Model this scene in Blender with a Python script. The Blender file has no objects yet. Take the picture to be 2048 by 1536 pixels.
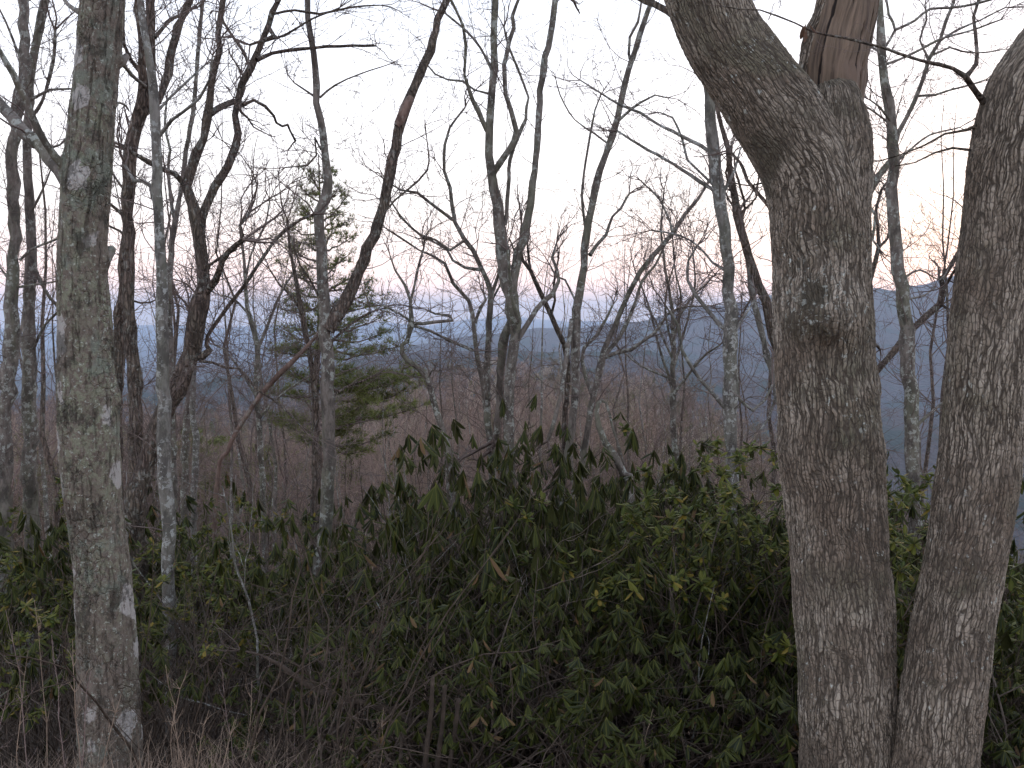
import bpy, math, random
import numpy as np
R = math.radians
sc = bpy.context.scene
col = sc.collection

# ------------------------------------------------------------------ camera
EYE = 1.7
PITCH = R(3.86)
FPX = 1900.0                      # focal length in pixels of a 2048 wide picture
cam_d = bpy.data.cameras.new("camera")
cam = bpy.data.objects.new("camera", cam_d)
col.objects.link(cam)
cam.location = (0, 0, EYE)
cam.rotation_euler = (math.pi / 2 - PITCH, 0, 0)
cam_d.sensor_width = 36.0
cam_d.lens = 36.0 * FPX / 2048.0
cam_d.clip_start = 0.05
cam_d.clip_end = 40000
sc.camera = cam

# ------------------------------------------------------------------ light
SUN_AZ = R(31)                    # to the right of the view axis, behind the ridge
SUN_EL = R(2.0)
w = bpy.data.worlds.new("World")
sc.world = w
w.use_nodes = True
nt = w.node_tree
nt.nodes.clear()
out = nt.nodes.new("ShaderNodeOutputWorld")
bg = nt.nodes.new("ShaderNodeBackground")
nt.links.new(bg.outputs[0], out.inputs[0])
sky = nt.nodes.new("ShaderNodeTexSky")
sky.sky_type = 'NISHITA'
sky.sun_disc = False
sky.sun_elevation = SUN_EL
sky.sun_rotation = SUN_AZ
sky.air_density = 1.0
sky.dust_density = 2.0
tc = nt.nodes.new("ShaderNodeTexCoord")
nrm = nt.nodes.new("ShaderNodeVectorMath"); nrm.operation = 'NORMALIZE'
nt.links.new(tc.outputs["Generated"], nrm.inputs[0])
sep = nt.nodes.new("ShaderNodeSeparateXYZ")
nt.links.new(nrm.outputs[0], sep.inputs[0])
ramp = nt.nodes.new("ShaderNodeValToRGB")
cr = ramp.color_ramp
def stops(cr, lst):
    while len(cr.elements) > 1:
        cr.elements.remove(cr.elements[-1])
    for i, (p, c) in enumerate(lst):
        e = cr.elements[0] if i == 0 else cr.elements.new(p)
        e.position = p
        e.color = (c[0], c[1], c[2], 1)
# thin evening cloud veil: pink band low down, white above, lilac then blue higher up
stops(cr, [(0.0, (1.65, 1.22, 1.0)), (0.03, (1.80, 1.24, 1.0)), (0.07, (1.25, 1.0, .90)),
           (0.12, (1.05, .98, .95)), (0.18, (.98, .95, .97)), (0.30, (.80, .83, .92)),
           (0.42, (.42, .54, .72)), (0.75, (.40, .43, .52)), (1.0, (.34, .37, .45))])
nt.links.new(sep.outputs[2], ramp.inputs[0])
# brighter towards the place where the sun went down
dot = nt.nodes.new("ShaderNodeVectorMath"); dot.operation = 'DOT_PRODUCT'
nt.links.new(nrm.outputs[0], dot.inputs[0])
dot.inputs[1].default_value = (math.sin(R(2)), math.cos(R(2)), 0)
mr = nt.nodes.new("ShaderNodeMapRange")
mr.interpolation_type = 'SMOOTHSTEP'
mr.inputs[1].default_value = -0.5; mr.inputs[2].default_value = 0.85
mr.inputs[3].default_value = 0.98; mr.inputs[4].default_value = 1.0
nt.links.new(dot.outputs["Value"], mr.inputs[0])
mul = nt.nodes.new("ShaderNodeVectorMath"); mul.operation = 'SCALE'
nt.links.new(ramp.outputs[0], mul.inputs[0]); nt.links.new(mr.outputs[0], mul.inputs[3])
# soft streaks in the veil
cn = nt.nodes.new("ShaderNodeTexNoise"); cn.inputs["Scale"].default_value = 2.2; cn.inputs["Detail"].default_value = 4
mp = nt.nodes.new("ShaderNodeMapping"); mp.inputs["Scale"].default_value = (1, 1, 5)
nt.links.new(nrm.outputs[0], mp.inputs[0]); nt.links.new(mp.outputs[0], cn.inputs["Vector"])
mr2 = nt.nodes.new("ShaderNodeMapRange"); mr2.inputs[1].default_value = .3; mr2.inputs[2].default_value = .7
mr2.inputs[3].default_value = .86; mr2.inputs[4].default_value = 1.08
nt.links.new(cn.outputs[0], mr2.inputs[0])
mul2 = nt.nodes.new("ShaderNodeVectorMath"); mul2.operation = 'SCALE'
nt.links.new(mul.outputs[0], mul2.inputs[0]); nt.links.new(mr2.outputs[0], mul2.inputs[3])
sk = nt.nodes.new("ShaderNodeVectorMath"); sk.operation = 'SCALE'; sk.inputs[3].default_value = 0.03
nt.links.new(sky.outputs[0], sk.inputs[0])
add = nt.nodes.new("ShaderNodeVectorMath"); add.operation = 'ADD'
nt.links.new(mul2.outputs[0], add.inputs[0]); nt.links.new(sk.outputs[0], add.inputs[1])
nt.links.new(add.outputs[0], bg.inputs[0])
bg.inputs[1].default_value = 1.0

sun_d = bpy.data.lights.new("sun", 'SUN')
sun_d.energy = 0.12
sun_d.angle = R(12)
sun_d.color = (1.0, 0.82, 0.7)
sun = bpy.data.objects.new("sun", sun_d)
col.objects.link(sun)
# light travels from the glow on the right towards the camera
sun.rotation_euler = (R(90 - 4), 0, math.pi - SUN_AZ)
sc.view_settings.view_transform = 'Standard'
sc.view_settings.look = 'None'
sc.view_settings.gamma = 1
sc.view_settings.exposure = 0.95
sc.cycles.use_denoising = True
sc.cycles.max_bounces = 6
sc.cycles.diffuse_bounces = 3
sc.cycles.volume_bounces = 1
sc.cycles.transparent_max_bounces = 8

# ------------------------------------------------------------------ helpers
CP, SP = math.cos(PITCH), math.sin(PITCH)
def P(px, py, d):
    """Place at ground distance d seen through photo pixel (px, py)."""
    a = (px - 1024) / FPX
    b = -(py - 768) / FPX
    t = d / (CP + b * SP)
    return (a * t, d, EYE + t * (-SP + b * CP)), t

def tag(o, label=None, cat=None, group=None, kind=None):
    if label: o['label'] = label
    if cat: o['category'] = cat
    if group: o['group'] = group
    if kind: o['kind'] = kind
    return o

def mesh(name, v, f, mat, smooth=True, uv=None):
    v = np.asarray(v, dtype=np.float32).reshape(-1, 3)
    me = bpy.data.meshes.new(name)
    me.vertices.add(len(v)); me.vertices.foreach_set('co', v.ravel())
    if isinstance(f, list):
        f = [np.asarray(q, dtype=np.int32) for q in f if len(q)]
    else:
        f = [np.asarray(f, dtype=np.int32)]
    loops = np.concatenate([q.ravel() for q in f])
    tot = np.concatenate([np.full(len(q), q.shape[1], dtype=np.int32) for q in f])
    st = np.concatenate([[0], np.cumsum(tot)[:-1]]).astype(np.int32)
    me.loops.add(len(loops)); me.loops.foreach_set('vertex_index', loops)
    me.polygons.add(len(tot)); me.polygons.foreach_set('loop_start', st); me.polygons.foreach_set('loop_total', tot)
    if smooth:
        me.polygons.foreach_set('use_smooth', np.ones(len(tot), dtype=bool))
    if uv is not None:
        l = me.uv_layers.new(name='UVMap')
        l.data.foreach_set('uv', np.asarray(uv, dtype=np.float32)[loops].ravel())
    me.update(calc_edges=True)
    if mat: me.materials.append(mat)
    return me

def link(name, me, parent=None, loc=(0, 0, 0)):
    o = bpy.data.objects.new(name, me)
    col.objects.link(o)
    o.location = loc
    if parent: o.parent = parent
    return o

def thing(name, loc, label, cat, group=None):
    o = bpy.data.objects.new(name, None)
    col.objects.link(o); o.location = loc
    o.empty_display_size = .2
    return tag(o, label, cat, group)

def dup(root, loc, rz, s, label=None):
    r = root.copy(); col.objects.link(r)
    r.location = loc; r.rotation_euler = (0, 0, rz)
    r.scale = (s, s, s) if not isinstance(s, tuple) else s
    if label: r['label'] = label
    for ch in list(root.children):
        c = ch.copy(); col.objects.link(c); c.parent = r
        for g in ch.children:
            q = g.copy(); col.objects.link(q); q.parent = c
    return r

def pn(p, seed=0, f=1.0, oct_=3):
    """cheap smooth pseudo noise in about -1..1"""
    rg = np.random.RandomState(seed)
    p = np.asarray(p, dtype=np.float64)
    o = np.zeros(p.shape[0]); a = 1.0; tot = 0
    for k in range(oct_):
        for j in range(3):
            d = rg.normal(size=3); d /= np.linalg.norm(d)
            o += a * np.sin(p @ d * f * (2.0 ** k) * (1 + .35 * j) + rg.uniform(0, 6.3) + 1.3 * np.sin(p @ np.roll(d, 1) * f * 1.7 * (2.0 ** k)))
        tot += a * 1.8; a *= .5
    return o / tot

# -------- terrain
KR = np.array([0, 2.0, 4.2, 12, 30, 70, 140, 220, 300, 500, 900, 1400])
def mid_top(px):
    """picture slope below the horizon of the near wooded ridge, by bearing"""
    return np.interp(px, [-2000, 0, 300, 500, 650, 800, 900, 1000, 1250, 1350, 1450, 1560, 1750, 2048, 4000],
                     [.07, .07, .075, .08, .065, .05, .036, .032, .040, .05, .075, .10, .17, .22, .22])
RIDGES = [
    (1700, 600, [(-2000, 820), (0, 775), (400, 752), (700, 716), (820, 700), (900, 692), (1000, 688), (1100, 694), (1300, 700), (1500, 735), (1700, 790), (2048, 830), (4000, 850)]),
    (3600, 1300, [(-2000, 760), (0, 740), (600, 715), (800, 690), (900, 672), (1040, 652), (1200, 645), (1303, 632), (1357, 617), (1407, 610), (1490, 599), (1552, 578), (1650, 566), (1742, 570), (1784, 577), (1846, 571), (1920, 547), (2048, 524), (2400, 505), (4000, 600)]),
    (7600, 1100, [(-2000, 700), (0, 690), (500, 682), (700, 684), (820, 684), (870, 670), (900, 663), (925, 658), (945, 661), (985, 668), (1020, 664), (1100, 650), (1300, 650), (4000, 650)]),
    (14000, 1500, [(-2000, 650), (0, 649), (150, 643), (300, 646), (500, 651), (620, 640), (700, 644), (760, 640), (850, 648), (905, 643), (960, 634), (1010, 629), (1060, 636), (1150, 640), (1300, 640), (4000, 640)]),
]
def height(x, y):
    x = np.atleast_1d(np.asarray(x, float)); y = np.atleast_1d(np.asarray(y, float))
    r = np.hypot(x, y)
    az = np.arctan2(x, np.maximum(y, 1e-6))
    front = np.clip((y / np.maximum(r, 1e-6) - .1) / .5, 0, 1)
    px = 1024 + FPX * np.tan(np.clip(az, -1.3, 1.3))
    sl = mid_top(px)
    z220 = EYE - sl * 220 - 12
    vals = np.stack([0 * r, -.10 + 0 * r, -.75 + 0 * r, -3.9 + 0 * r, -10.5 + 0 * r, np.minimum(-22, z220 + 4), z220 - 5, z220, z220 - 16,
                     z220 - 95, -260 + 0 * r, -330 + 0 * r], 0)
    idx = np.clip(np.searchsorted(KR, r, side='right') - 1, 0, len(KR) - 2)
    k0 = KR[idx]; k1 = KR[idx + 1]
    t = np.clip((r - k0) / (k1 - k0), 0, 1)
    t = np.where(r > 60, t * t * (3 - 2 * t), t)
    ar = np.arange(len(r))
    z = vals[idx, ar] * (1 - t) + vals[idx + 1, ar] * t
    for D, W, prof in RIDGES:
        pr = np.array(prof, float)
        py = np.interp(px, pr[:, 0], pr[:, 1])
        py = py + 1.2 * np.sin(px * .045 + D) + .8 * np.sin(px * .11 + D * 2)
        zt = EYE + (638.0 - py) / FPX * D / np.cos(np.clip(az, -1.2, 1.2)) * 1.0
        q = np.clip(1 - np.abs(r * np.cos(np.clip(az, -1.2, 1.2)) - D) / W, 0, 1)
        zz = -330 + (zt + 330) * np.where(q > 0, q ** .9, 0)
        gul = pn(np.stack([x, y, 0 * x], 1), int(D), 2 * math.pi / 900.0, 3)
        zz = zz + gul * 45 * q * (1 - q) * 4 * .6
        z = np.where(r > 900, np.maximum(z, zz), z)
    z = z + .05 * pn(np.stack([x, y, 0 * x], 1), 5, 1.7, 2) * np.clip((r - 3) / 5, 0, 1)
    z = z + .30 * np.clip((-x - .2) / 1.2, 0, 1) * np.clip((6.0 - y) / 1.8, 0, 1) * np.clip((y - 1) / 2, 0, 1)
    z = z * front + (1 - front) * (-.01 * r * np.clip(r / 50, 0, 1))
    return z
def gz(x, y): return float(height(x, y)[0])

# ------------------------------------------------------------------ materials
def newmat(name):
    m = bpy.data.materials.new(name); m.use_nodes = True
    n = m.node_tree; n.nodes.clear()
    o = n.nodes.new("ShaderNodeOutputMaterial"); b = n.nodes.new("ShaderNodeBsdfPrincipled")
    n.links.new(b.outputs[0], o.inputs[0])
    return m, n, b, o
class NB:
    def __init__(s, n): s.n = n
    def nd(s, t, **k):
        x = s.n.nodes.new(t)
        for a, v in k.items(): setattr(x, a, v)
        return x
    def lk(s, a, b): s.n.links.new(a, b)
    def math(s, op, a, b=None, clamp=False):
        x = s.nd("ShaderNodeMath", operation=op, use_clamp=clamp)
        for i, v in enumerate((a, b)):
            if v is None: continue
            if isinstance(v, (int, float)): x.inputs[i].default_value = v
            else: s.lk(v, x.inputs[i])
        return x.outputs[0]
    def noise(s, vec, scale, detail=4, rough=.55, dist=0):
        x = s.nd("ShaderNodeTexNoise"); x.inputs["Scale"].default_value = scale; x.inputs["Detail"].default_value = detail
        x.inputs["Roughness"].default_value = rough; x.inputs["Distortion"].default_value = dist
        s.lk(vec, x.inputs["Vector"]); return x.outputs[0]
    def noisec(s, vec, scale, detail=2):
        x = s.nd("ShaderNodeTexNoise"); x.inputs["Scale"].default_value = scale; x.inputs["Detail"].default_value = detail
        s.lk(vec, x.inputs["Vector"]); return x.outputs[1]
    def mapr(s, v, a, b, c=0, d=1, smooth=True):
        x = s.nd("ShaderNodeMapRange"); x.interpolation_type = 'SMOOTHSTEP' if smooth else 'LINEAR'
        s.lk(v, x.inputs[0])
        for i, q in enumerate((a, b, c, d)): x.inputs[i + 1].default_value = q
        return x.outputs[0]
    def mix(s, f, a, b, mode='MIX'):
        x = s.nd("ShaderNodeMix", data_type='RGBA', blend_type=mode)
        if isinstance(f, (int, float)): x.inputs[0].default_value = f
        else: s.lk(f, x.inputs[0])
        for i, v in ((6, a), (7, b)):
            if isinstance(v, tuple): x.inputs[i].default_value = (*v, 1)
            else: s.lk(v, x.inputs[i])
        return x.outputs[2]
    def vmap(s, vec, sc_, loc=(0, 0, 0)):
        x = s.nd("ShaderNodeMapping"); x.inputs["Scale"].default_value = sc_; x.inputs["Location"].default_value = loc
        s.lk(vec, x.inputs[0]); return x.outputs[0]
    def vadd(s, a, b, sc_):
        # a + (b-0.5)*sc_
        x = s.nd("ShaderNodeVectorMath", operation='SUBTRACT'); s.lk(b, x.inputs[0]); x.inputs[1].default_value = (.5, .5, .5)
        y = s.nd("ShaderNodeVectorMath", operation='SCALE'); s.lk(x.outputs[0], y.inputs[0]); y.inputs[3].default_value = sc_
        z = s.nd("ShaderNodeVectorMath", operation='ADD'); s.lk(a, z.inputs[0]); s.lk(y.outputs[0], z.inputs[1])
        return z.outputs[0]
    def vor(s, vec, scale, feat='F1', rnd=1.0):
        x = s.nd("ShaderNodeTexVoronoi", feature=feat); x.inputs["Scale"].default_value = scale
        x.inputs["Randomness"].default_value = rnd
        s.lk(vec, x.inputs["Vector"]); return x
    def bump(s, h, strength, dist):
        x = s.nd("ShaderNodeBump"); x.inputs["Strength"].default_value = strength; x.inputs["Distance"].default_value = dist
        s.lk(h, x.inputs["Height"]); return x.outputs[0]

_k0 = P(1702, 1640, 4.2)[0]; _k1 = P(1628, 592, 4.0)[0]
KNOT = (_k1[0] - _k0[0], _k1[1] - _k0[1], _k1[2] - gz(_k0[0], _k0[1]))
def mat_oak():
    m, n, b, o = newmat("oak_bark"); q = NB(n)
    t = q.nd("ShaderNodeTexCoord"); uv = t.outputs["UV"]; ob = t.outputs["Object"]
    wv = q.vadd(uv, q.noisec(ob, 4.0, 4), .085)
    wv = q.vadd(wv, q.noisec(ob, 28.0, 2), .010)
    c1 = q.vmap(wv, (72, 8.0, 1))
    e = q.vor(c1, 1.0, 'DISTANCE_TO_EDGE', .95).outputs["Distance"]
    idc = q.vor(c1, 1.0, 'F1', .95).outputs["Color"]
    ridge = q.mapr(e, 0.01, .17)
    c2 = q.vmap(wv, (60, 34, 1))
    e2 = q.mapr(q.vor(c2, 1.0, 'DISTANCE_TO_EDGE', 1.0).outputs["Distance"], 0, .18)
    fine = q.noise(q.vmap(wv, (1, .25, 1)), 120, 4, .7)
    vn = q.noise(q.vmap(wv, (34, 2.6, 1)), 1.0, 5, .68)
    calm = q.mapr(q.noise(ob, 2.7, 3), .40, .62, .45, 1)
    h = q.math('ADD', q.math('MULTIPLY', q.math('MULTIPLY', ridge, calm), .75), q.math('MULTIPLY', vn, 1.1))
    h = q.math('ADD', h, q.math('MULTIPLY', e2, .28))
    h = q.math('ADD', h, q.math('MULTIPLY', fine, .35))
    sepc = q.nd("ShaderNodeSeparateColor"); q.lk(idc, sepc.inputs[0])
    h = q.math('ADD', h, q.math('MULTIPLY', sepc.outputs[0], .35))
    # colour
    base = q.mix(sepc.outputs[1], (.29, .235, .18), (.50, .425, .345))
    base = q.mix(q.mapr(q.noise(ob, 3.2, 4), .40, .62), base, q.mix(sepc.outputs[2], (.19, .145, .11), (.30, .235, .18)))
    # dark damp moss, pale lichen crusts
    mo = q.mapr(q.noise(ob, 2.3, 5, .65), .55, .66)
    base = q.mix(q.math('MULTIPLY', mo, .75), base, (.085, .075, .05))
    gl = q.mapr(q.noise(ob, 1.6, 3, .6, .4), .52, .66)
    base = q.mix(q.math('MULTIPLY', gl, .35), base, (.17, .19, .12))
    li = q.math('MULTIPLY', q.mapr(q.noise(ob, 26, 3, .7), .60, .67), q.mapr(q.noise(ob, 2.1, 3), .47, .60))
    base = q.mix(li, base, (.60, .61, .55))
    col_ = q.mix(q.mapr(q.math('ADD', q.math('MULTIPLY', ridge, .62), q.math('MULTIPLY', q.math('SUBTRACT', vn, .5), 1.6)), 0, .55), (.115, .092, .071), base)
    sb = q.nd('ShaderNodeVectorMath', operation='DISTANCE'); q.lk(q.vadd(ob, q.noisec(ob, 14, 3), .09), sb.inputs[0]); sb.inputs[1].default_value = KNOT
    col_ = q.mix(q.math('MULTIPLY', q.mapr(sb.outputs['Value'], .045, .10, 1, 0), .75), col_, (.06, .052, .036))
    col_ = q.mix(q.mapr(e2, 0, 1, .45, 0), col_, (.05, .04, .033))
    rg_ = q.math('MULTIPLY', q.mapr(sb.outputs['Value'], .03, .06), q.mapr(sb.outputs['Value'], .10, .24, 1, 0))
    rg_ = q.math('MULTIPLY', rg_, q.mapr(q.noise(ob, 42, 4, .75), .56, .62))
    col_ = q.mix(q.math('MULTIPLY', rg_, .7), col_, (.46, .47, .42))
    q.lk(col_, b.inputs["Base Color"]); b.inputs["Roughness"].default_value = .9
    b.inputs["Specular IOR Level"].default_value = .25
    d = q.nd("ShaderNodeDisplacement"); d.inputs["Midlevel"].default_value = .8; d.inputs["Scale"].default_value = .0085
    q.lk(h, d.inputs["Height"]); q.lk(d.outputs[0], o.inputs["Displacement"])
    m.displacement_method = 'BOTH'
    return m

def mat_maple():
    m, n, b, o = newmat("lichened_maple_bark"); q = NB(n)
    t = q.nd("ShaderNodeTexCoord"); uv = t.outputs["UV"]; ob = t.outputs["Object"]
    st = q.vmap(ob, (1, 1, .6))
    f1 = q.noise(st, 14, 6, .7, .3); f2 = q.noise(st, 70, 3, .7)
    h = q.math('ADD', q.math('MULTIPLY', f1, 1.2), q.math('MULTIPLY', f2, .6))
    wr = q.noise(q.vmap(uv, (6, 60, 1)), 1.0, 3, .6, .5)
    h = q.math('ADD', h, q.math('MULTIPLY', wr, .25))
    ck = q.vor(q.vadd(q.vmap(uv, (38, 26, 1)), q.noisec(ob, 12, 3), 1.2), 1.0, 'DISTANCE_TO_EDGE', 1.0)
    ckm = q.math('MULTIPLY', q.mapr(ck.outputs['Distance'], 0, .09, 1, 0), q.mapr(q.noise(ob, 4, 3), .42, .6))
    h = q.math('SUBTRACT', h, q.math('MULTIPLY', ckm, .5))
    base = q.mix(f1, (.095, .075, .060), (.31, .255, .21))
    base = q.mix(q.mapr(f2, .42, .62, 0, .8), base, (.13, .10, .08))
    # green lichen in soft clouds and specks
    g = q.mapr(q.noise(st, 3.0, 5, .7, .5), .42, .58)
    gs = q.mapr(q.noise(ob, 34, 4, .75), .46, .53)
    zx = q.nd("ShaderNodeSeparateXYZ"); q.lk(ob, zx.inputs[0])
    base = q.mix(q.math('MULTIPLY', q.math('MULTIPLY', q.math('MULTIPLY', g, gs), .62), q.mapr(zx.outputs[2], .5, 1.7, .35, 1)), base, (.28, .295, .20))
    g2 = q.mapr(q.noise(q.vmap(ob, (1, 1, 1), (7, 3, 2)), 4.0, 4, .7), .54, .64)
    base = q.mix(q.math('MULTIPLY', g2, .5), base, (.22, .26, .21))
    # smooth pale patches with a broken edge
    pv = q.vadd(q.vmap(ob, (1, 1, .8)), q.noisec(ob, 22, 3), .05)
    pc = q.vor(pv, 7.5, 'F1', 1.0)
    sp = q.nd("ShaderNodeSeparateColor"); q.lk(pc.outputs["Color"], sp.inputs[0])
    pm = q.math('MULTIPLY', q.mapr(sp.outputs[0], .68, .70), q.mapr(pc.outputs["Distance"], .48, .40))
    sx = q.nd("ShaderNodeSeparateXYZ"); q.lk(ob, sx.inputs[0])
    pm = q.math('MULTIPLY', pm, q.mapr(f2, .30, .42))
    base = q.mix(q.math('MULTIPLY', pm, .85), base, (.50, .46, .43))
    sp2 = q.mapr(q.noise(ob, 48, 3, .7), .60, .64)
    base = q.mix(q.math('MULTIPLY', sp2, .7), base, (.46, .48, .41))
    # dark wet blotches
    dk = q.mapr(q.noise(q.vmap(ob, (1, 1, .8), (3, 9, 1)), 7, 6, .75), .53, .60)
    base = q.mix(q.math('MULTIPLY', dk, .7), base, (.05, .045, .035))
    fr = q.mapr(q.noise(q.vmap(uv, (46, 5, 1)), 1.0, 5, .7, .4), .54, .64)
    h = q.math('SUBTRACT', h, q.math('MULTIPLY', fr, .45))
    base = q.mix(q.math('MULTIPLY', fr, .55), base, (.07, .055, .042))
    q.lk(base, b.inputs["Base Color"]); b.inputs["Roughness"].default_value = .9
    b.inputs["Specular IOR Level"].default_value = .25
    d = q.nd("ShaderNodeDisplacement"); d.inputs["Midlevel"].default_value = .9; d.inputs["Scale"].default_value = .013
    q.lk(h, d.inputs["Height"]); q.lk(d.outputs[0], o.inputs["Displacement"])
    m.displacement_method = 'BOTH'
    return m

def mat_thin(name, a, c, lichen=(.46, .47, .42), lich=.5, green=.3, furrow=0.0):
    m, n, b, o = newmat(name); q = NB(n)
    t = q.nd("ShaderNodeTexCoord"); ob = t.outputs["Object"]
    st = q.vmap(ob, (1, 1, .35))
    f1 = q.noise(st, 22, 5, .7, .3)
    base = q.mix(q.mapr(f1, .35, .65), a, c)
    g = q.mapr(q.noise(st, 3.0, 4, .6), .46, .60)
    base = q.mix(q.math('MULTIPLY', g, green), base, (.15, .17, .10))
    l = q.math('MULTIPLY', q.mapr(q.noise(ob, 19, 4, .75), .53, .58), q.mapr(q.noise(ob, 2.2, 2), .38, .52))
    dkk = q.mapr(q.noise(q.vmap(ob, (1, 1, .5), (4, 4, 4)), 9, 4, .7), .50, .60)
    base = q.mix(q.math('MULTIPLY', dkk, .65), base, (a[0] * .5, a[1] * .5, a[2] * .5))
    base = q.mix(q.math('MULTIPLY', l, lich), base, lichen)
    q.lk(base, b.inputs["Base Color"]); b.inputs["Roughness"].default_value = .9
    b.inputs["Specular IOR Level"].default_value = .25
    h = f1
    if furrow:
        v = q.vor(q.vadd(q.vmap(ob, (34, 34, 7)), q.noisec(ob, 9, 2), 1.4), 1.0, 'DISTANCE_TO_EDGE', 1.0)
        h = q.math('ADD', f1, q.math('MULTIPLY', q.mapr(v.outputs["Distance"], 0, .3), furrow * 2))
        base2 = q.mix(q.mapr(v.outputs["Distance"], 0, .2, .6, 0), base, (.04, .033, .028))
        q.lk(base2, b.inputs["Base Color"])
    q.lk(q.bump(h, .9, .012), b.inputs["Normal"])
    return m

def mat_deadwood():
    m, n, b, o = newmat("weathered_dead_wood"); q = NB(n)
    t = q.nd("ShaderNodeTexCoord"); uv = t.outputs["UV"]; ob = t.outputs["Object"]
    wv = q.vadd(uv, q.noisec(ob, 6.0, 2), .03)
    f = q.noise(q.vmap(wv, (75, 3.0, 1)), 1.0, 5, .65)
    f2 = q.noise(q.vmap(wv, (22, 1.6, 1)), 1.0, 3, .6)
    base = q.mix(q.mapr(f, .3, .7), (.11, .078, .055), (.29, .205, .145))
    base = q.mix(q.mapr(f2, .52, .66), base, (.09, .06, .045))
    base = q.mix(q.mapr(q.noise(ob, 5, 4), .52, .68), base, (.24, .17, .13))
    cr_ = q.mapr(q.noise(q.vmap(wv, (40, 2.0, 1), (5, 2, 0)), 1.0, 2, .5), .60, .64)
    base = q.mix(cr_, base, (.03, .02, .016))
    q.lk(base, b.inputs["Base Color"]); b.inputs["Roughness"].default_value = .85
    h = q.math('SUBTRACT', q.math('ADD', q.math('MULTIPLY', f, .5), q.math('MULTIPLY', f2, 1.2)), cr_)
    d = q.nd("ShaderNodeDisplacement"); d.inputs["Midlevel"].default_value = .8; d.inputs["Scale"].default_value = .014
    q.lk(h, d.inputs["Height"]); q.lk(d.outputs[0], o.inputs["Displacement"])
    m.displacement_method = 'BOTH'
    return m

def mat_leaf(name, dark, light, rib, under, rough=.5, varied=None):
    m, n, b, o = newmat(name); q = NB(n)
    g = q.nd("ShaderNodeNewGeometry"); t = q.nd("ShaderNodeTexCoord")
    base = q.mix(g.outputs["Random Per Island"], dark, light)
    if varied:
        base = q.mix(q.mapr(g.outputs["Random Per Island"], varied[0], varied[0] + .01), base, varied[1])
    sx = q.nd("ShaderNodeSeparateXYZ"); q.lk(t.outputs["UV"], sx.inputs[0])
    mid = q.mapr(q.math('ABSOLUTE', q.math('SUBTRACT', sx.outputs[0], .5)), .035, .10, 1, 0)
    base = q.mix(q.math('MULTIPLY', mid, .55), base, rib)
    base = q.mix(q.mapr(sx.outputs[1], 0.0, .2, .85, 0), base, rib)
    base = q.mix(g.outputs["Backfacing"], base, under)
    q.lk(base, b.inputs["Base Color"]); b.inputs["Roughness"].default_value = rough
    b.inputs["Specular IOR Level"].default_value = .18
    # a little light passes through
    tr = q.nd("ShaderNodeBsdfTranslucent"); q.lk(base, tr.inputs[0])
    mx = q.nd("ShaderNodeMixShader"); mx.inputs[0].default_value = .18
    q.lk(b.outputs[0], mx.inputs[1]); q.lk(tr.outputs[0], mx.inputs[2]); q.lk(mx.outputs[0], o.inputs[0])
    return m

def mat_plain(name, a, c, scale=20, rough=.9):
    m, n, b, o = newmat(name); q = NB(n)
    t = q.nd("ShaderNodeTexCoord")
    g = q.nd("ShaderNodeNewGeometry")
    base = q.mix(q.mapr(q.noise(t.outputs["Object"], scale, 3), .35, .65), a, c)
    base = q.mix(q.math('MULTIPLY', g.outputs["Random Per Island"], .5), base, c)
    q.lk(base, b.inputs["Base Color"]); b.inputs["Roughness"].default_value = rough
    b.inputs["Specular IOR Level"].default_value = .2
    return m

def mat_woods():
    m, n, b, o = newmat("bare_woods_bark"); q = NB(n)
    oi = q.nd("ShaderNodeObjectInfo")
    r_ = q.nd("ShaderNodeValToRGB")
    stops(r_.color_ramp, [(0, (.09, .06, .048)), (.25, (.34, .24, .195)), (.5, (.18, .13, .095)), (.7, (.50, .36, .29)), (.85, (.12, .13, .05)), (1, (.62, .53, .45))])
    q.lk(oi.outputs["Random"], r_.inputs[0])
    pt = q.mapr(q.noise(oi.outputs["Location"], .06, 3), .38, .62)
    cc = q.mix(pt, r_.outputs[0], q.mix(.6, r_.outputs[0], (.42, .30, .26)))
    pt2 = q.mapr(q.noise(oi.outputs["Location"], .035, 2), .55, .62)
    cc = q.mix(q.math('MULTIPLY', pt2, .6), cc, (.10, .11, .05))
    q.lk(cc, b.inputs["Base Color"]); b.inputs["Roughness"].default_value = .95
    b.inputs["Specular IOR Level"].default_value = .1
    return m

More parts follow.
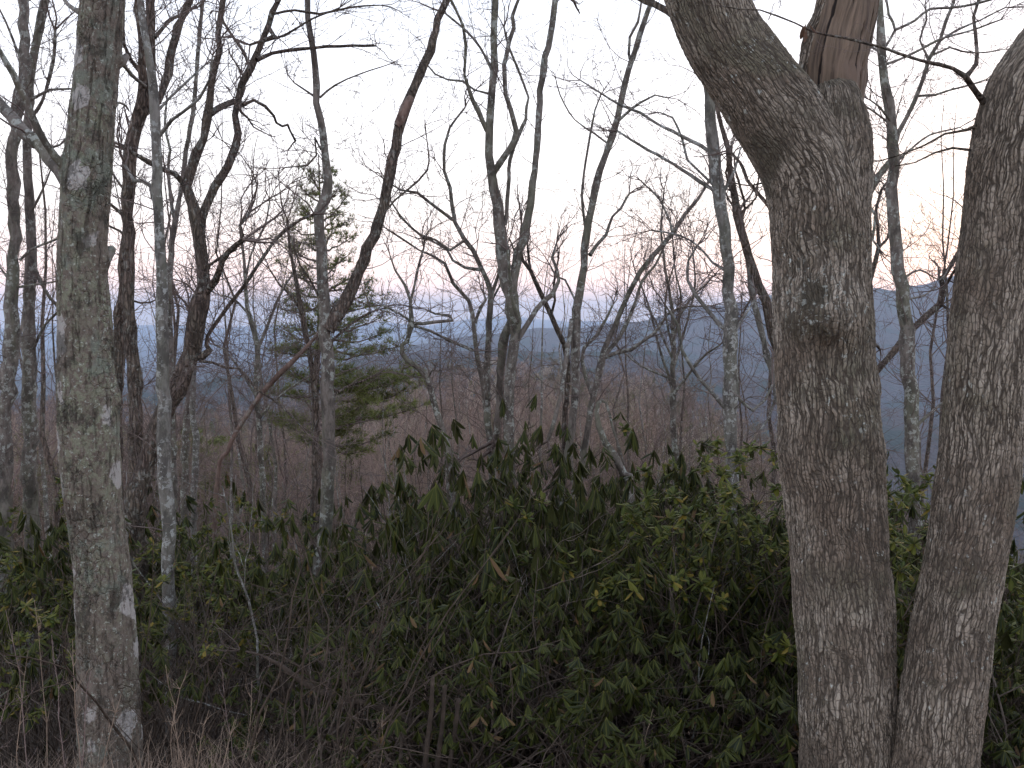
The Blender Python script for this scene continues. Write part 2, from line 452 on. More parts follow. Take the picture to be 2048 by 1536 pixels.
def mat_ground():
    m, n, b, o = newmat("leaf_litter_and_far_forest"); q = NB(n)
    t = q.nd("ShaderNodeTexCoord"); ob = t.outputs["Object"]
    lit = q.vor(ob, 14, 'F1', 1.0)
    s3 = q.nd("ShaderNodeSeparateColor"); q.lk(lit.outputs["Color"], s3.inputs[0])
    near = q.mix(s3.outputs[0], (.10, .066, .045), (.19, .13, .09))
    near = q.mix(q.mapr(q.noise(ob, 1.3, 4), .4, .65), near, (.07, .05, .04))
    # forest seen from far away: grey brown bare crowns with dark evergreen drifts
    cw = q.vor(q.vmap(ob, (1, 1, .6)), .14, 'F1', 1.0)
    s4 = q.nd("ShaderNodeSeparateColor"); q.lk(cw.outputs["Color"], s4.inputs[0])
    far = q.mix(s4.outputs[0], (.05, .036, .030), (.10, .074, .062))
    far = q.mix(q.mapr(q.noise(ob, .012, 5, .65), .50, .60), far, (.03, .042, .024))
    ln = q.nd("ShaderNodeVectorMath", operation='LENGTH'); q.lk(ob, ln.inputs[0])
    f = q.mapr(ln.outputs["Value"], 60, 250)
    q.lk(q.mix(f, near, far), b.inputs["Base Color"]); b.inputs["Roughness"].default_value = 1
    b.inputs["Specular IOR Level"].default_value = .1
    hb = q.bump(cw.outputs["Distance"], 1.0, 3.0)
    b1 = q.nd("ShaderNodeBump"); b1.inputs["Strength"].default_value = .8; b1.inputs["Distance"].default_value = .02
    q.lk(q.math('MULTIPLY', lit.outputs["Distance"], 1.0), b1.inputs["Height"])
    q.lk(hb, b1.inputs["Normal"])
    q.lk(b1.outputs[0], b.inputs["Normal"])
    return m

M = dict(
    oak=mat_oak(), maple=mat_maple(), dead=mat_deadwood(), ground=mat_ground(),
    grey=mat_thin("grey_lichened_bark", (.13, .108, .093), (.26, .22, .19), lich=.75, green=.4),
    pale=mat_thin("pale_grey_bark", (.14, .125, .11), (.27, .245, .22), (.45, .45, .42), .9, .25),
    brown=mat_thin("brown_furrowed_bark", (.15, .108, .087), (.28, .21, .17), lich=.4, green=.2, furrow=1.0),
    dark=mat_thin("dark_oak_bark", (.13, .092, .076), (.25, .185, .15), lich=.55, green=.2, furrow=1.0),
    red=mat_thin("reddish_bare_pole", (.17, .105, .085), (.28, .19, .155), lich=.3, green=.1),
    twig=mat_plain("brown_twig_bark", (.13, .095, .085), (.22, .17, .15)),
    rtwig=mat_plain("reddish_twig_bark", (.19, .13, .12), (.32, .235, .21)),
    gtwig=mat_plain("grey_twig_bark", (.075, .058, .047), (.19, .15, .125)),
    stem=mat_plain("shrub_stem_bark", (.05, .037, .029), (.115, .085, .066)),
    rhodo=mat_leaf("rhododendron_leaf", (.010, .015, .003), (.054, .064, .010), (.17, .16, .03), (.075, .080, .028), varied=(.955, (.15, .085, .04))),
    laurel=mat_leaf("laurel_leaf", (.035, .058, .010), (.16, .155, .022), (.20, .19, .05), (.11, .135, .05), varied=(.88, (.24, .17, .03))),
    deadleaf=mat_leaf("dead_brown_leaf", (.13, .06, .035), (.22, .11, .06), (.2, .12, .07), (.17, .10, .07), rough=.7),
    woods=mat_woods(),
    needle=mat_plain("pine_needles", (.085, .105, .03), (.22, .235, .07), 3, .6),
    straw=mat_plain("dry_straw", (.20, .14, .105), (.42, .31, .23), 8, .8),
    litter=mat_plain("dead_leaves", (.10, .062, .042), (.24, .16, .11), 30, .85),
)

# ------------------------------------------------------------------ tubes
def tubes(polys, sides, v0=0):
    """polys: list of (pts list, radii list). Returns verts, quads."""
    groups = {}
    for p, r in polys:
        groups.setdefault(len(p), []).append((p, r))
    V = []; F = []; base = v0
    for n, lst in groups.items():
        A = np.array([p for p, _ in lst], dtype=np.float64)
        Rr = np.array([r for _, r in lst], dtype=np.float64)
        m = len(lst)
        T = np.gradient(A, axis=1)
        T /= np.maximum(np.linalg.norm(T, axis=2, keepdims=True), 1e-9)
        mean = A[:, -1] - A[:, 0]
        ax = np.argmin(np.abs(mean), axis=1)
        ref = np.zeros((m, 3)); ref[np.arange(m), ax] = 1
        N = np.cross(T, ref[:, None, :])
        N /= np.maximum(np.linalg.norm(N, axis=2, keepdims=True), 1e-9)
        B = np.cross(T, N)
        ang = np.arange(sides) * 2 * math.pi / sides
        ring = (N[:, :, None, :] * np.cos(ang)[None, None, :, None] + B[:, :, None, :] * np.sin(ang)[None, None, :, None])
        vv = A[:, :, None, :] + ring * Rr[:, :, None, None]
        V.append(vv.reshape(-1, 3))
        i = np.arange(m)[:, None, None] * (n * sides)
        j = np.arange(n - 1)[None, :, None] * sides
        k = np.arange(sides)[None, None, :]
        k2 = (k + 1) % sides
        q = np.stack([i + j + k, i + j + k2, i + j + sides + k2, i + j + sides + k], axis=-1).reshape(-1, 4) + base
        F.append(q)
        base += m * n * sides
    return np.concatenate(V), np.concatenate(F)

def catmull(pts, step):
    """pts (n,k) -> resampled smooth (m,k)"""
    p = np.array(pts, float)
    if len(p) == 2:
        n = max(2, int(np.linalg.norm(p[1, :3] - p[0, :3]) / step) + 1)
        t = np.linspace(0, 1, n)[:, None]
        return p[0] * (1 - t) + p[1] * t
    e = np.vstack([2 * p[0] - p[1], p, 2 * p[-1] - p[-2]])
    o = []
    for i in range(1, len(e) - 2):
        n = max(1, int(np.linalg.norm(e[i + 1, :3] - e[i, :3]) / step))
        for j in range(n):
            t = j / n
            a, b_, c, d = e[i - 1], e[i], e[i + 1], e[i + 2]
            o.append(.5 * (2 * b_ + (c - a) * t + (2 * a - 5 * b_ + 4 * c - d) * t * t + (3 * b_ - a - 3 * c + d) * t ** 3))
    o.append(p[-1])
    o = np.array(o)
    o[:, 3] = np.maximum(o[:, 3], .0012)
    return o

def trace(pl, d, rng, drift=0.0, y0=0.0):
    """pixel polyline (x,y,width) at distance d -> 3D points with radius; drift pushes the far end back or forth"""
    n = len(pl); o = []
    for i, (x, y, w_) in enumerate(pl):
        dd = d + y0 + drift * (i / max(1, n - 1))
        p, t = P(x, y, dd)
        o.append((*p, w_ / 2.0 / FPX * t))
    return o

def rod(pts4, step, sides, rng, wob=.25):
    c = catmull(pts4, step)
    r = c[:, 3]
    n = len(c)
    j = rng.normal(0, 1, (n, 3)) * (r * wob)[:, None] * .6
    j[0] = 0
    kn = 1 + .10 * rng.normal(0, 1, n) * (rng.uniform(0, 1, n) > .5)
    pts = c[:, :3] + j
    return pts, r * np.clip(kn, .8, 1.3)

def cap_poly(pts, r):
    pts = np.vstack([pts, pts[-1] + (pts[-1] - pts[-2]) * .05])
    r = np.append(r, r[-1] * .02)
    return pts, r

# -------- growing side branches and twigs
def _norm(v):
    l = math.sqrt(v[0] * v[0] + v[1] * v[1] + v[2] * v[2]) or 1.0
    return (v[0] / l, v[1] / l, v[2] / l)
def grow(out_, p, d, L, r, lvl, rn, gn=.28, up=.05, den=(3.0, 4.5, 5.0), rmin=.0014, seg=6):
    n = seg
    s = L / n
    pts = [p]; rad = [r]
    x, y, z = p
    dirs = [d]
    for i in range(n):
        d = _norm((d[0] + rn.gauss(0, gn), d[1] + rn.gauss(0, gn), d[2] + rn.gauss(0, gn) + up))
        x += d[0] * s; y += d[1] * s; z += d[2] * s
        pts.append((x, y, z)); dirs.append(d)
        rad.append(max(rmin * .6, r * (1 - .75 * (i + 1) / n)))
    out_.append((pts, rad))
    if lvl <= 0: return
    cnt = L * den[min(lvl, len(den) - 1)]
    k = int(cnt) + (1 if rn.random() < cnt % 1 else 0)
    for _ in range(k):
        t = rn.uniform(.15, 1.0)
        i = min(n - 1, int(t * n)); f = t * n - i
        a, b = pts[i], pts[i + 1]
        q = (a[0] + (b[0] - a[0]) * f, a[1] + (b[1] - a[1]) * f, a[2] + (b[2] - a[2]) * f)
        dd = dirs[i + 1]
        e = _norm((rn.gauss(0, 1), rn.gauss(0, 1), rn.gauss(0, 1)))
        an = rn.uniform(.45, 1.0)
        nd = _norm((dd[0] * math.cos(an) + e[0] * math.sin(an), dd[1] * math.cos(an) + e[1] * math.sin(an), dd[2] * math.cos(an) + e[2] * math.sin(an)))
        grow(out_, q, nd, L * rn.uniform(.28, .6) * (1.1 - .4 * t), max(rmin, (rad[i]) * rn.uniform(.45, .7)), lvl - 1, rn, gn, up, den, rmin, max(4, seg - 1))

def sprout(out_, pts, rad, per_m, L, lvl, rn, t0=.15, t1=1.0, rfac=.30, rmin=.0023, upb=.12, den=(3.0, 4.0, 4.5), gn=.26, rcap=.006):
    """side branches along a rod"""
    seg = np.linalg.norm(np.diff(pts, axis=0), axis=1)
    cum = np.concatenate([[0], np.cumsum(seg)])
    tot = cum[-1]
    k = int(tot * (t1 - t0) * per_m + rn.random())
    Te = _norm(tuple(pts[-1] - pts[-2]))
    for _ in range(3):
        grow(out_, tuple(pts[-1]), _norm((Te[0] + rn.gauss(0, .3), Te[1] + rn.gauss(0, .3), Te[2] + rn.gauss(0, .3))), L * rn.uniform(.5, 1.0), rad[-1] * .8, lvl, rn, gn, .05, den, rmin)
    for _ in range(k):
        s = tot * rn.uniform(t0, t1)
        i = min(len(seg) - 1, int(np.searchsorted(cum, s)) - 1); i = max(0, i)
        f = (s - cum[i]) / max(seg[i], 1e-6)
        q = pts[i] * (1 - f) + pts[i + 1] * f
        T = (pts[i + 1] - pts[i]); T = T / max(np.linalg.norm(T), 1e-6)
        a = rn.uniform(0, 2 * math.pi)
        e = np.array([math.cos(a), math.sin(a), rn.gauss(0, .25)])
        an = rn.uniform(.6, 1.25)
        nd = T * math.cos(an) + e * math.sin(an); nd[2] += upb
        l = L * rn.uniform(.45, 1.25)
        grow(out_, tuple(q), _norm(tuple(nd)), l, min(rcap, max(rmin * 1.6, rad[i] * rfac)), lvl, rn, gn, .05, den, rmin)

TREES = {}
def make_tree(name, label, d, trunk, limbs=(), mat='grey', limb_mat=None, tw=None, seed=1, cat='tree', group=None, twmat='twig',
              ext=True, sides=14, stub=False, parts=None, wob=.25, trunk_tw=None):
    """trunk, limbs: pixel polylines (x, y, width) running from the base upwards; limbs may carry a drift as a first number."""
    rng = np.random.RandomState(seed); rn = random.Random(seed)
    tp = trace(trunk, d, rng)
    x0, y0_, z0, r0 = tp[0]
    g = gz(x0, y0_)
    if ext and z0 > g:
        nx, nz = tp[1][0] - x0, tp[1][2] - z0
        k = (z0 - g) / max(.2, abs(nz)) * .25
        bx = x0 - nx * min(k, 1.0)
        g = gz(bx, y0_)
        tp = [(bx, y0_, g - .15, r0 * 1.35), (bx + (x0 - bx) * .12, y0_, g + .25, r0 * 1.12)] + tp
    root_loc = (tp[0][0], tp[0][1], g)
    root = thing(name, root_loc, label, cat, group)
    o3 = np.array(root_loc)
    tpts, tr = rod(tp, .12, sides, rng, wob)
    if stub: tpts, tr = cap_poly(tpts, tr)
    v, f = tubes([(tpts, tr)], sides)
    link('trunk', mesh('trunk', v - o3, f, M[mat]), root)
    tw = tw or {}
    br = []
    if tw:
        a = dict(per_m=2.2, L=.8, lvl=2, t0=.35, t1=1.0, den=(4, 6.5, 8.0)); a.update({k: v for k, v in tw.items()}); a['per_m'] *= 2.1; a['L'] *= 1.2; a['rcap'] = min(.0055, a.get('rcap', .0055))
        if trunk_tw: a.update(trunk_tw)
        if a['per_m'] > 0: sprout(br, tpts, tr, rn=rn, **a)
    for lb in limbs:
        lb = list(lb); drift = 0.0
        if isinstance(lb[0], (int, float)):
            drift = lb.pop(0)
        else:
            drift = rng.uniform(-.25, .25) * d * .15
        lp = trace(lb, d, rng, drift)
        pts, r = rod(lp, .09, 8, rng, wob)
        v, f = tubes([cap_poly(pts, r)], 10)
        link('limb', mesh('limb', v - o3, f, M[limb_mat or mat]), root)
        if tw:
            a = dict(per_m=3.2, L=.7, lvl=2, t0=.12, t1=1.0, den=(4, 6.5, 8.0)); a.update({k: v for k, v in tw.items() if k not in ('t0', 't1')}); a['per_m'] *= 2.1; a['L'] *= 1.2; a['rcap'] = min(.0055, a.get('rcap', .0055))
            sprout(br, pts, r, rn=rn, **a)
    if br:
        v, f = tubes(br, 3)
        link('crown', mesh('crown', v - o3, f, M[twmat]), root)
    TREES[label] = root
    return root

# ------------------------------------------------------------------ ground sheet
def build_ground():
    fr = np.linspace(-48, 48, 560)
    bk = np.concatenate([np.linspace(50, 308, 60)])
    angs = np.radians(np.concatenate([fr, bk]))
    rs = [0.0, .4]
    while rs[-1] < 16300:
        rs.append(rs[-1] * 1.035 + .05)
    rs = np.array(rs)
    A, RR = np.meshgrid(angs, rs[1:])
    x = np.sin(A) * RR; y = np.cos(A) * RR
    z = height(x.ravel(), y.ravel())
    v = np.vstack([[[0, 0, 0]], np.stack([x.ravel(), y.ravel(), z], 1)])
    n = len(angs); m = len(rs) - 1
    i = np.arange(m - 1)[:, None] * n; k = np.arange(n)[None, :]; k2 = (k + 1) % n
    q = np.stack([i + k, i + n + k, i + n + k2, i + k2], -1).reshape(-1, 4) + 1
    k = np.arange(n); tri = np.stack([0 * k, k + 1, (k + 1) % n + 1], 1)
    o = link('ground', mesh('ground', v, [q, tri], M['ground']))
    tag(o, 'brown leaf littered slope falling to a valley and blue wooded ridges', 'ground', kind='structure')
build_ground()

# ------------------------------------------------------------------ the three big trunks (real relief)
def big_tube(axis, du=.0055, lump=.05, seed=0, bumps=(), flare=None, top_wave=None, oval=None):
    """axis (x,y,z,r) -> dense tube with uv in metres; seam at the back"""
    c = catmull(axis, du * 1.25)
    n = len(c)
    # smooth the resampled line a little
    P3 = c[:, :3]; r = c[:, 3]
    T = np.gradient(P3, axis=0); T /= np.linalg.norm(T, axis=1, keepdims=True)
    ker = 41
    pad = np.pad(T, ((ker // 2, ker // 2), (0, 0)), mode='edge')
    T = np.stack([np.convolve(pad[:, i], np.ones(ker) / ker, mode='valid') for i in range(3)], 1)
    T /= np.linalg.norm(T, axis=1, keepdims=True)
    back = np.array([0, 1.0, 0])
    N = back - T * (T @ back)[:, None]; N /= np.linalg.norm(N, axis=1, keepdims=True)
    B = np.cross(T, N)
    rm = float(np.mean(r))
    nu = int(2 * math.pi * rm / du)
    ang = np.arange(nu + 1) * 2 * math.pi / nu
    ca, sa = np.cos(ang), np.sin(ang)
    ring = N[:, None, :] * ca[None, :, None] + B[:, None, :] * sa[None, :, None]
    s = np.concatenate([[0], np.cumsum(np.linalg.norm(np.diff(P3, axis=0), axis=1))])
    base = P3[:, None, :] + ring * r[:, None, None]
    fl = base.reshape(-1, 3)
    ln = pn(fl * np.array([1, 1, .45]), seed, 9.0, 3).reshape(n, nu + 1)
    rr = r[:, None] * (1 + lump * ln)
    V = P3[:, None, :] + ring * rr[:, :, None]
    for (bx, by, bd, brad, bh) in bumps:
        c0, t = P(bx, by, bd)
        dist = np.linalg.norm(V - np.array(c0), axis=2)
        k = np.exp(-(dist / (brad / FPX * t)) ** 2)
        V += ring * (k * bh / FPX * t)[:, :, None]
    uv = np.stack([np.broadcast_to(ang[None, :] * rm, (n, nu + 1)), np.broadcast_to(s[:, None], (n, nu + 1))], -1).reshape(-1, 2)
    i = np.arange(n - 1)[:, None] * (nu + 1); k = np.arange(nu)[None, :]
    q = np.stack([i + k, i + k + 1, i + nu + 2 + k, i + nu + 1 + k], -1).reshape(-1, 4)
    return V, q, uv, (n, nu)

def merge(parts):
    V = []; F = []; U = []; b = 0
    for v, f, u in parts:
        v = v.reshape(-1, 3); V.append(v); F.append(f + b); U.append(u); b += len(v)
    return np.concatenate(V), np.concatenate(F), np.concatenate(U)

def axis_px(pl, d):
    o = []
    for q in pl:
        x, y, w_ = q[:3]; dd = d + (q[3] if len(q) > 3 else 0)
        p, t = P(x, y, dd); o.append((*p, w_ / 2.0 / FPX * t))
    return o

rn0 = random.Random(77)
# ---- great oak with the broken leader
D_OAK = 4.2
def build_oak():
    base, _ = P(1702, 1640, D_OAK)
    g = gz(base[0], base[1])
    root = thing('oak_tree', (base[0], base[1], g), 'massive rough-barked oak with a burl, a leaning limb and a broken reddish dead top', 'tree')
    o3 = np.array((base[0], base[1], g))
    # fluctuating outline: trunk running on into the big leaning limb
    tr = [(1716, 1780, 250), (1706, 1640, 215), (1699, 1536, 186), (1695, 1400, 186), (1692, 1314, 184), (1686, 1200, 186), (1678, 1107, 184),
          (1669, 983, 190), (1662, 900, 195), (1656, 820, 190), (1650, 740, 188), (1646, 657, 188), (1643, 560, 183),
          (1640, 470, 186), (1633, 400, 184), (1613, 330, 182), (1570, 256, 178), (1525, 190, 168), (1484, 130, 160), (1450, 75, 154), (1420, 10, 150), (1392, -70, 146), (1372, -170, 140)]
    V, q, uv, _ = big_tube(axis_px(tr, D_OAK), lump=.035, seed=3,
                           bumps=[(1650, 628, D_OAK - .2, 58, 24), (1628, 592, D_OAK - .24, 20, -16), (1655, 690, D_OAK - .2, 60, -8), (1678, 655, D_OAK - .2, 26, 8), (1648, 690, D_OAK - .2, 18, -7), (1742, 770, D_OAK, 30, 10), (1575, 900, D_OAK - .05, 40, 7), (1640, 640, D_OAK - .2, 95, 10), (1745, 905, D_OAK, 30, 8)])
    # shoulder of live bark that closes around the dead top
    sh = [(1640, 520, 170), (1650, 430, 168), (1660, 350, 158), (1666, 290, 148), (1668, 240, 128), (1664, 205, 112), (1660, 182, 96), (1656, 168, 60)]
    V2, q2, uv2, _ = big_tube(axis_px([(x, y, w_, .02) for x, y, w_ in sh], D_OAK), lump=.05, seed=9, bumps=[(1630, 175, D_OAK - .1, 22, 10)])
    v, f, u = merge([(V, q, uv), (V2, q2, uv2)])
    link('trunk', mesh('trunk', v - o3, f, M['oak'], uv=u), root)
    sn = [(1672, 330, 110), (1664, 250, 116), (1662, 200, 118), (1662, 150, 124), (1672, 100, 122), (1682, 60, 118), (1692, 10, 117), (1698, -60, 112), (1700, -130, 104)]
    V3, q3, uv3, _ = big_tube(axis_px([(x, y, w_, .10) for x, y, w_ in sn], D_OAK), du=.006, lump=.11, seed=12,
                              bumps=[(1612, 80, D_OAK + .1, 20, 10), (1735, 160, D_OAK + .1, 22, 9)])
    t_ = link('dead_top', mesh('dead_top', V3.reshape(-1, 3) - o3, q3, M['dead'], uv=uv3), root)
    t_['label'] = 'reddish brown broken leader with the bark gone'
    V4, q4, uv4, _ = big_tube(axis_px([(1601, 178, 14), (1607, 140, 20), (1612, 100, 22), (1622, 62, 24), (1638, 28, 18), (1648, -10, 14), (1652, -60, 8)], D_OAK + .06), du=.005, lump=.35, seed=14)
    t_ = link('torn_bark', mesh('torn_bark', V4.reshape(-1, 3) - o3, q4, M['oak'], uv=uv4), root)
    rng = np.random.RandomState(5)
    lim = [[(1360, 45, 17), (1335, 22, 14), (1308, 8, 13), (1270, -8, 12), (1200, -40, 10)],
           [(1550, 425, 12), (1527, 400, 8), (1495, 360, 7), (1480, 325, 6), (1464, 308, 6)],
           [(1545, 345, 8), (1525, 366, 4), (1500, 372, 3), (1468, 366, 3)],
           [(1738, 700, 9), (1752, 690, 7), (1760, 700, 4)]]
    br = []
    rn = random.Random(5)
    for lb in lim:
        pts, r = rod(trace(lb, D_OAK, rng, .25), .05, 8, rng)
        vv, ff = tubes([cap_poly(pts, r)], 10)
        link('limb', mesh('limb', vv - o3, ff, M['brown']), root)
        sprout(br, pts, r, 4, .22, 1, rn, t0=.3, rmin=.001)
    vv, ff = tubes(br, 3)
    link('crown', mesh('crown', vv - o3, ff, M['twig']), root)
build_oak()

def build_right():
    D = 4.0
    base, _ = P(1862, 1640, D)
    g = gz(base[0], base[1])
    root = thing('oak_tree', (base[0], base[1], g), 'thick furrowed grey trunk curving away beside the burled oak', 'tree')
    o3 = np.array((base[0], base[1], g))
    tr = [(1850, 1780, 210), (1858, 1640, 178), (1868, 1536, 158), (1896, 1314, 152), (1914, 1210, 146), (1932, 1107, 144), (1950, 983, 150), (1960, 900, 147), (1970, 781, 146),
          (1983, 657, 150), (1997, 560, 154), (2010, 450, 156), (2022, 331, 156), (2036, 250, 156), (2062, 180, 158), (2110, 110, 156), (2160, 40, 150), (2210, -60, 146)]
    V, q, uv, _ = big_tube(axis_px(tr, D), lump=.035, seed=31, bumps=[(1935, 520, D - .1, 30, 5), (1960, 1130, D - .1, 40, 5)])
    link('trunk', mesh('trunk', V.reshape(-1, 3) - o3, q, M['oak'], uv=uv), root)
    rng = np.random.RandomState(8); rn = random.Random(8)
    br = []
    lims = [(-.5, [(1972, 210, 13), (1952, 186, 11), (1930, 153, 12), (1905, 138, 9), (1880, 129, 8), (1868, 127, 7), (1840, 121, 6), (1800, 108, 6), (1765, 95, 5), (1730, 86, 5), (1690, 76, 5), (1650, 69, 4), (1622, 62, 4), (1590, 46, 4), (1555, 32, 3), (1520, 20, 3), (1480, 18, 3), (1445, 12, 2)]),
            (.3, [(1932, 156, 10), (1945, 138, 9), (1953, 130, 8), (1953, 90, 7), (1950, 60, 7), (1947, 34, 7), (1955, 10, 6), (1965, -20, 6)]),
            (.4, [(1935, 520, 8), (1912, 538, 6), (1898, 560, 5)]),
            (.3, [(1956, 250, 8), (1935, 260, 6), (1890, 268, 5), (1850, 290, 4), (1800, 310, 3), (1760, 322, 3)]),
            (.3, [(1940, 300, 6), (1905, 296, 5), (1870, 305, 4), (1830, 325, 3), (1790, 332, 2)])]
    for dr, lb in lims:
        pts, r = rod(trace(lb, D, rng, dr), .05, 8, rng, .2)
        vv, ff = tubes([cap_poly(pts, r)], 10)
        link('limb', mesh('limb', vv - o3, ff, M['brown']), root)
        sprout(br, pts, r, 5, .26, 2, rn, t0=.1, rmin=.0009, den=(6, 8, 8))
    vv, ff = tubes(br, 3)
    link('crown', mesh('crown', vv - o3, ff, M['twig']), root)
    # a few dead leaves still hanging on the long thin limb
    c, _ = P(1606, 52, D - .5)
    lv = []
    for k in range(5):
        lv.append((np.array(c) + np.array([rn.uniform(-.02, .02), rn.uniform(-.02, .02), rn.uniform(-.02, .01)]), np.array([rn.gauss(0, .5), rn.gauss(0, .5), -.8]), .045, .016))
    me = leaf_mesh('dead_leaves', lv, M['deadleaf'], o3, rn)
    link('dead_leaves', me, root)

def leaf_mesh(name, lst, mat, o3, rn, curl=.5):
    """lst: (base, direction, length, width)"""
    B = np.array([q[0] for q in lst], float); D_ = np.array([q[1] for q in lst], float)
    L = np.array([q[2] for q in lst])[:, None]; W = np.array([q[3] for q in lst])[:, None]
    D_ /= np.linalg.norm(D_, axis=1, keepdims=True)
    n = len(lst)
    rg = np.random.RandomState(rn.randint(0, 10 ** 6))
    upv = np.tile([0, 0, 1.0], (n, 1)) + rg.normal(0, .15, (n, 3))
    S = np.cross(D_, upv); S /= np.maximum(np.linalg.norm(S, axis=1, keepdims=True), 1e-6)
    Nn = np.cross(S, D_)
    tt = [0, .12, .38, .7, .9, 1.0]; ww = [.12, .35, .9, 1.0, .6, .05]
    bend = rg.uniform(.02, .22, (n, 1))
    V = np.zeros((n, len(tt), 3, 3)); U = np.zeros((n, len(tt), 3, 2))
    for i, (t, wd) in enumerate(zip(tt, ww)):
        c = B + D_ * L * t + Nn * (L * bend * (-(t * t)))
        for j, sx in enumerate((-1, 0, 1)):
            V[:, i, j] = c + S * (W * .5 * wd * sx) - Nn * (abs(sx) * W * curl * .5 * wd)
            U[:, i, j] = (.5 + .5 * sx, t)
    nr = len(tt)
    a = np.arange(n)[:, None, None] * (nr * 3); i = np.arange(nr - 1)[None, :, None] * 3; j = np.arange(2)[None, None, :]
    q = np.stack([a + i + j, a + i + j + 1, a + i + j + 4, a + i + j + 3], -1).reshape(-1, 4)
    return mesh(name, V.reshape(-1, 3) - np.asarray(o3), q, mat, uv=U.reshape(-1, 2))
build_right()

def build_maple():
    D = 4.4
    base, _ = P(222, 1560, D)
    g = gz(base[0], base[1])
    root = thing('maple_tree', (base[0], base[1], g), 'stout smooth grey trunk blotched with green lichen and pale patches', 'tree')
    o3 = np.array((base[0], base[1], g))
    tr = [(226, 1640, 150), (223, 1536, 124), (220, 1440, 118), (217, 1353, 115), (208, 1182, 108), (198, 1080, 104), (187, 1000, 106), (180, 900, 112), (177, 842, 114),
          (172, 760, 108), (170, 671, 102), (166, 580, 95), (164, 512, 92), (168, 440, 92), (174, 360, 92), (181, 270, 86), (190, 171, 83), (198, 90, 82), (205, 0, 83), (213, -90, 82)]
    V, q, uv, _ = big_tube(axis_px(tr, D), du=.006, lump=.03, seed=41,
                           bumps=[(128, 335, D, 24, 12), (225, 790, D, 26, 9), (214, 520, D, 18, 10), (150, 365, D - .1, 24, 10), (240, 118, D, 12, 9), (214, 225, D - .05, 12, 5)])
    link('trunk', mesh('trunk', V.reshape(-1, 3) - o3, q, M['maple'], uv=uv), root)
    rng = np.random.RandomState(18); rn = random.Random(18)
    br = []
    lims = [(.4, [(148, 372, 44), (122, 338, 36), (100, 315, 31), (75, 284, 29), (45, 262, 26), (20, 232, 23), (0, 208, 20), (-40, 160, 17)]),
            (-.3, [(158, 388, 24), (143, 352, 17), (125, 332, 15), (107, 310, 14), (95, 292, 14), (78, 262, 14), (62, 228, 14), (52, 200, 13), (40, 178, 12), (27, 150, 12), (8, 118, 11), (-20, 70, 10)]),
            (.2, [(165, 28, 14), (148, 18, 9), (135, 8, 8), (124, -10, 7)]),
            (.1, [(228, 132, 22), (246, 122, 17), (254, 112, 12)]),
            (.1, [(205, 530, 24), (216, 512, 20), (222, 498, 16)]),
            (.5, [(240, 120, 8), (252, 136, 7), (270, 156, 7), (290, 172, 6)]),
            (.3, [(228, 215, 6), (238, 205, 5), (252, 212, 4), (258, 222, 3)])]
    for dr, lb in lims:
        pts, r = rod(trace(lb, D, rng, dr), .05, 8, rng, .15)
        vv, ff = tubes([cap_poly(pts, r)], 14)
        link('limb', mesh('limb', vv - o3, ff, M['grey']), root)
        if len(lb) > 4: sprout(br, pts, r, 3, .4, 2, rn, t0=.3, rmin=.0012, rcap=.007)
    vv, ff = tubes(br, 3)
    link('crown', mesh('crown', vv - o3, ff, M['twig']), root)
build_maple()

# ------------------------------------------------------------------ traced trees behind
T = make_tree
T('bare_tree', 'tall slim grey trunk, outermost of the pair beside the lichened maple', 9.5,
  [(8, 900, 32), (22, 700, 30), (25, 560, 24), (28, 400, 22), (24, 290, 22), (38, 215, 28), (50, 130, 24), (45, 0, 20), (40, -60, 18)],
  [[(40, 520, 6), (60, 500, 5), (110, 480, 4), (140, 470, 3)], [(18, 560, 5), (-10, 520, 4), (-40, 500, 3)], [(30, 575, 5), (80, 568, 4), (125, 560, 3)],
   [(52, 140, 7), (30, 90, 5), (10, 40, 4), (-10, 0, 3)], [(60, 200, 7), (100, 180, 5), (140, 178, 4)]],
  mat='grey', tw=dict(per_m=3.4, L=.75, lvl=2), seed=2)
T('bare_tree', 'slim grey trunk with a bend, inner one of the pair beside the lichened maple', 9.8,
  [(58, 880, 28), (60, 740, 26), (58, 620, 24), (64, 520, 20), (56, 340, 17), (56, 230, 16), (65, 130, 16), (78, 60, 17), (94, -20, 15)],
  [[(70, 540, 9), (90, 580, 7), (112, 610, 6), (130, 640, 4)], [(56, 290, 8), (90, 300, 6), (120, 290, 5)], [(60, 430, 6), (85, 380, 4), (105, 330, 3)],
   [(58, 245, 7), (85, 200, 6), (105, 130, 7), (110, 60, 6)], [(66, 700, 6), (90, 650, 5), (120, 620, 4)]],
  mat='grey', tw=dict(per_m=3.4, L=.75, lvl=2), seed=3)
T('bare_tree', 'forked brown trunk rising just behind the lichened maple, knotted at the fork', 8.5,
  [(275, 960, 30), (272, 850, 27), (270, 770, 26), (262, 690, 24), (258, 600, 23), (257, 500, 24), (258, 400, 24), (260, 330, 27), (270, 260, 26), (285, 215, 25), (300, 160, 17), (302, 100, 17), (303, 40, 18), (298, -30, 16)],
  [[.6, (280, 232, 20), (308, 215, 15), (330, 165, 17), (345, 90, 16), (362, 40, 15), (388, -20, 14)],
   [-.3, (268, 250, 18), (282, 180, 16), (284, 90, 15), (276, 0, 15), (272, -30, 14)],
   [(310, 75, 8), (335, 45, 7), (362, 30, 6)], [(285, 150, 9), (262, 120, 8), (248, 90, 7), (246, 30, 6), (245, -10, 5)],
   [(255, 440, 8), (235, 420, 7), (222, 410, 6), (200, 400, 5)], [(258, 480, 6), (240, 462, 5), (215, 450, 4)], [(262, 390, 7), (240, 370, 5), (225, 345, 4)], [(270, 300, 7), (240, 290, 5), (222, 282, 5)]],
  mat='brown', tw=dict(per_m=3.2, L=.7, lvl=2), seed=4)
